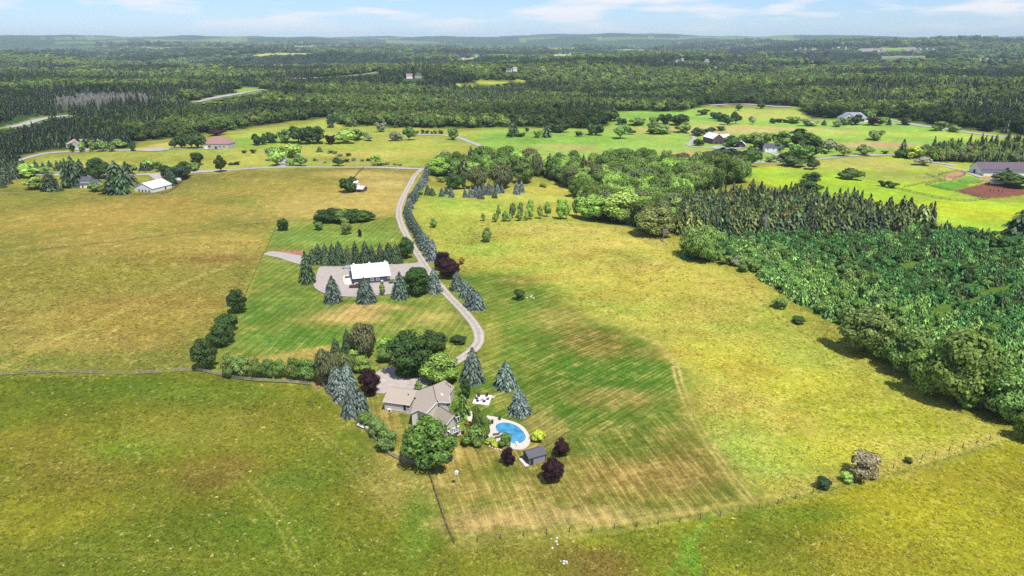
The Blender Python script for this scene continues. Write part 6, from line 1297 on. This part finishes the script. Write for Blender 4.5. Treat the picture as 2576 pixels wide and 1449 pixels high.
for x, y, s_ in ((1635, 585, .8), (1632, 610, .9), (1638, 630, .7), (1604, 655, .8), (1595, 590, .5), (1685, 745, .9), (1682, 762, .8), (1700, 750, .9), (1660, 745, .5), (1705, 760, .6), (845, 400, .5), (790, 325, .6), (770, 240, .5)): rock(Z6(x, y), s_ * .75, 'white field stone lying along the near field boundary', 'white field stones')
for x, y in ((590, 985), (615, 995), (640, 1005), (665, 1008), (690, 1018), (720, 1025)): rock(Z2(x, y), .6, 'edging stone of the shrub bed below the pool', 'edging stones below the pool')
# white covered boat by the fence
P = at(Z1(540, 1035)); bo = empty('covered_boat', P, 'small white covered boat lying by the rail fence', 'boat', rz=math.radians(-35))
hull = MB(); sec = [(-1.9, .25, .5), (-1.2, .7, .75), (0, .85, .9), (1.2, .8, .85), (1.9, .6, .7)]
V = []; 
for x, w_, z in sec: V += [(x, -w_, z * .55), (x, -w_ * .55, z), (x, w_ * .55, z), (x, w_, z * .55), (x, w_ * .5, .05), (x, -w_ * .5, .05)]
hull.add(V, [(6 * i + j, 6 * i + (j + 1) % 6, 6 * (i + 1) + (j + 1) % 6, 6 * (i + 1) + j) for i in range(4) for j in range(6)] + [(0, 1, 2, 3, 4, 5), (24, 29, 28, 27, 26, 25)]); hull.build('hull', whiteM, bo)
MB().box((0, 0, .05), (2.4, .9, .1)).build('cradle', darkM, bo)
# bird house on a pole
p0, p1 = at(Z2(283, 1352)), Z2(280, 1225); b_ = (724.5 - p1[1]) / FPX; hb = CAM_H + p0.y * (b_ * CP - SP) / (CP + b_ * SP) - p0.z
bh = empty('bird_house', p0, 'white bird house on a tall thin pole in the dry lawn', 'bird house')
MB().tube((0, 0, -.2), (0, 0, hb - .5), .06, .05, 6).build('pole', greyBarkM, bh); MB().box((0, 0, hb - .25), (.65, .55, .55)).build('box', whiteM, bh)
MB().slab([(-.42, -.4, hb + .02), (0, -.4, hb + .3), (0, .4, hb + .3), (-.42, .4, hb + .02)], .05).slab([(0, -.4, hb + .3), (.42, -.4, hb + .02), (.42, .4, hb + .02), (0, .4, hb + .3)], .05).build('roof', whiteM, bh)
# vehicles and trailer at the barn
def car(P, rz, paint, label, cat, pickup=False):
    c = empty('parked_car' if not pickup else 'pickup_truck', P, label, cat, rz=rz); L_ = 2.4 if not pickup else 2.8
    prof = [(-L_, .35), (-L_, .95), (-L_ * .55, 1.02), (-L_ * .3, 1.6), (L_ * .35, 1.62), (L_ * .7, 1.05), (L_, .9), (L_, .35)] if not pickup else [(-L_, .4), (-L_, 1.15), (-L_ * .12, 1.15), (-L_ * .08, 1.85), (L_ * .38, 1.85), (L_ * .55, 1.15), (L_, 1.05), (L_, .4)]
    k = len(prof); V = []
    for i, (x, z) in enumerate(prof):
        w_ = .92 if z < 1.3 else .74
        V += [(x, -w_, z), (x, w_, z)]
    F = [(2 * i, 2 * ((i + 1) % k), 2 * ((i + 1) % k) + 1, 2 * i + 1) for i in range(k)] + [tuple(2 * i for i in range(k))[::-1], tuple(2 * i + 1 for i in range(k))]
    MB().add(V, F).build('body', paint, c)
    za, zb = (1.08, 1.5) if not pickup else (1.25, 1.72); xa, xb = (-L_ * .34, L_ * .42) if not pickup else (-.2, L_ * .42)
    for s_ in (-1, 1): MB().add([(xa, s_ * .86, za), (xb, s_ * .86, za), (xb - .25, s_ * .775, zb), (xa + .15, s_ * .775, zb)], [(0, 1, 2, 3)]).build('side_window', glassM, c)
    for sx_ in (-.62, .62):
        for s_ in (-1, 1):
            w_ = MB().tube((sx_ * L_, s_ * .72, .36), (sx_ * L_, s_ * .97, .36), .36, .36, 12).build('wheel', mat('tyre_rubber', (.02, .02, .02), .9, .1, 4), c)
    return c
car(at(ZB(960, 365)), math.radians(3), mat('silver_paint', (.5, .5, .52), .3, .03, 2, .4), 'silver car parked behind the left end of the barn', 'car')
car(at(ZB(1170, 815)), math.radians(4), mat('dark_red_paint', (.10, .035, .03), .35, .05, 2), 'dark pickup truck with pale load parked before the barn', 'pickup truck', True)
P = at(ZB(960, 585)); mw_ = empty('lawn_tractor', P, 'dark lawn tractor standing on the white barn pad', 'tractor', rz=.4)
MB().box((.5, 0, .55), (1.1, .6, .5)).build('hood', darkM, mw_); MB().box((-.4, 0, .6), (.6, .6, .15)).box((-.65, 0, .9), (.12, .55, .5)).build('seat', darkM, mw_)
for x, s_, r_ in ((.75, -1, .28), (.75, 1, .28), (-.5, -1, .42), (-.5, 1, .42)): MB().tube((x, s_ * .4, r_), (x, s_ * .65, r_), r_, r_, 12).build('wheel', MATS['tyre_rubber'], mw_)
# ------------------------------------------------------------------ fences
woodM = mat('grey_weathered_rails', (.27, .24, .205), .9, .2, 3.0); postM = mat('dark_fence_post', (.09, .075, .06), .9, .2, 3.0)
post_me = {}
def fence(name, px, spacing, ph, rails, label, m, r_=.09, cat='fence', sag=.0):
    Q = resample(atl(px), spacing); z = h(Q[:, 0], Q[:, 1]); o = Vector((Q[0][0], Q[0][1], z[0])); root = empty(name, o, label, cat)
    key = (m.name, ph, r_)
    if key not in post_me:
        post_me[key] = MB().tube((0, 0, -.4), (0, 0, ph), r_, r_ * .85, 6).mesh('post', m), MB().box((.5, 0, 0), (1, r_ * 1.1, r_ * 1.5)).mesh('rail', m)
    pm, rm = post_me[key]; pts = [Vector((x, y, zz_)) for (x, y), zz_ in zip(Q, z)]
    for p in pts:
        c = link('post', pm, root, p - o); c.rotation_euler = (random.gauss(0, .04), random.gauss(0, .04), random.random()); c.scale = (1, 1, random.uniform(.9, 1.1))
    for a_, b_ in zip(pts[:-1], pts[1:]):
        for k in range(rails):
            a2 = a_ + Vector((0, 0, ph * (.35 + .55 * k / max(rails - 1, 1)) + random.gauss(0, .04))); b2 = b_ + Vector((0, 0, ph * (.35 + .55 * k / max(rails - 1, 1)) + random.gauss(0, .04))); d_ = b2 - a2
            c = link('rail', rm, root, a2 - o); c.rotation_euler = (0, -math.asin(d_.z / d_.length), math.atan2(d_.y, d_.x)); c.scale = (d_.length, 1, 1)
    return root
fence('rail_fence', [Z4(*q) for q in ((125, 1100), (200, 1112), (330, 1150), (480, 1182), (700, 1220), (850, 1236), (1010, 1242), (1170, 1238), (1330, 1248), (1505, 1278))], 2.9, 1.35, 3, 'weathered split-rail fence in front of the loose hedge trees', woodM)
fence('rail_fence', [Z1(*q) for q in ((155, 640), (215, 730), (300, 805), (360, 865), (430, 935), (520, 1025), (590, 1085), (650, 1155), (700, 1225), (790, 1345), (900, 1380), (1000, 1405), (1090, 1425), (1170, 1435))], 2.9, 1.35, 3, 'weathered split-rail fence curving from the blue spruces below the house', woodM)
fence('rail_fence', [Z4(120, 1098), (480, 934), (440, 936), (380, 942), (320, 944), (250, 941), (190, 938), (130, 937), (60, 942), (0, 945), (-60, 950)], 3.2, 1.3, 2, 'long weathered rail fence crossing the left meadows', woodM)
fence('wire_fence', [Z6(*q) for q in ((745, 105), (770, 200), (800, 290), (830, 370), (860, 470), (890, 570), (925, 622))], 2.6, 1.2, 2, 'thin dark wire fence running down from the rail fence corner', postM, .07)
fence('wire_fence', [Z6(925, 622), Z6(1100, 610), Z6(1300, 590), Z6(1495, 562), Z6(1565, 550), Z6(1632, 545), Z6(1778, 545), Z6(2000, 530), Z6(2200, 500), Z7(225, 880), Z7(335, 850), Z7(420, 825), Z7(700, 780), Z7(830, 755), Z7(940, 715), Z7(1100, 655), Z7(1300, 590), Z7(1530, 525), Z7(1650, 495), Z7(1850, 420), Z7(2000, 375), Z7(2115, 345), Z7(2225, 318), Z7(2320, 293), Z7(2420, 265)], 5.0, 1.35, 0, 'row of dark fence posts along the near field boundary', postM, .11)
fence('wire_fence', [(0, 638), (120, 628), (240, 615), (360, 602), (460, 588), (560, 572), (690, 558), (800, 553), (990, 548)], 7, 1.2, 1, 'thin wire fence between the upper left meadows', postM, .07)
fence('wire_fence', [(700, 560), (682, 600), (662, 640), (645, 680), (628, 720), (610, 760)], 6, 1.2, 1, 'thin wire fence along the left edge of the mown lawn', postM, .07)
for px, lb in ([(ZA(*q) for q in ((-300, 860), (0, 790), (300, 745), (620, 690))), 'dark paddock fence running left from the round pen'], [(ZA(*q) for q in ((180, 815), (500, 890), (830, 965), (1180, 1045), (1470, 1115))), 'dark paddock fence along the lower side of the red arena'], [(ZA(*q) for q in ((180, 815), (400, 760), (640, 715))), 'dark paddock fence at the left corner of the green paddock'], [(ZA(*q) for q in ((790, 705), (950, 750), (1140, 805), (1180, 800), (1480, 740))), 'dark paddock fence between the two green paddocks'],
               [(ZA(*q) for q in ((470, 590), (700, 535), (960, 480), (1180, 560), (1010, 625), (800, 700), (640, 670), (480, 600))), 'dark fence around the sandy round pen'], [(ZA(*q) for q in ((-500, 900), (0, 1010), (300, 1085), (600, 1150), (950, 1205), (1200, 1180), (1600, 1130))), 'long dark fence below the horse paddocks'], [(ZA(*q) for q in ((200, 575), (350, 640), (540, 695))), 'short dark fence slanting to the round pen']):
    fence('paddock_fence', list(px), 6.5, 1.5, 2, lb, postM, .13)
fence('field_fence', [ZM(1245, 620), ZM(1190, 670), ZM(1145, 720)], 5, 1.3, 2, 'dark fence line from the road to the lone meadow tree', postM, .13)
fence('field_fence', [ZL(1290, 935), ZL(1500, 940), ZL(1670, 940), ZL(1760, 880), ZL(1880, 760)], 5, 1.3, 2, 'dark fence line below the white barn', postM, .13)
# utility poles
for Z_, x, y0_, y1_, lb in ((ZM, 1155, 505, 600, 'utility pole at the roadside below the bushy hillock'), (ZM, 475, 450, 600, 'tall pole at the white side drive'), (ZR, 585, 450, 522, 'utility pole by the road below the grove'), (ZR, 912, 425, 505, 'utility pole at the road bend right of the grove'), (ZR, 1375, 395, 470, 'utility pole beside the field tree on the right road'), (ZM, 2190, 445, 545, 'utility pole at the wood corner by the road')):
    p0 = at(Z_(x, y1_)); b_ = (724.5 - Z_(x, y0_)[1]) / FPX; hp = CAM_H + p0.y * (b_ * CP - SP) / (CP + b_ * SP) - p0.z
    u_ = empty('utility_pole', p0, lb, 'utility pole', 'utility poles along the roads'); MB().tube((0, 0, -.3), (0, 0, hp), .22, .16, 7).build('pole', greyBarkM, u_); MB().box((0, 0, hp - .8), (2.2, .15, .15)).build('crossarm', greyBarkM, u_)
# ------------------------------------------------------------------ summer haze
hz_top = max(float(GZ.max()) + 32, CAM_H + 8); hz_bot = float(GZ.min()) - 1.5
m, n, l = new_mat('haze_air'); out = N(n, 'ShaderNodeOutputMaterial'); pv = N(n, 'ShaderNodeVolumePrincipled')
pv.inputs['Color'].default_value = (.70, .88, 1.0, 1); pv.inputs['Density'].default_value = 0.000050; pv.inputs['Anisotropy'].default_value = -.1
l.new(pv.outputs[0], out.inputs['Volume'])
haze = MB().box((0, 0, (hz_top + hz_bot) / 2), (37000, 37000, hz_top - hz_bot)).build('haze', m)
tag(haze, 'thin bluish summer haze over the whole landscape', None, None, 'stuff')
print('haze', hz_bot, hz_top)
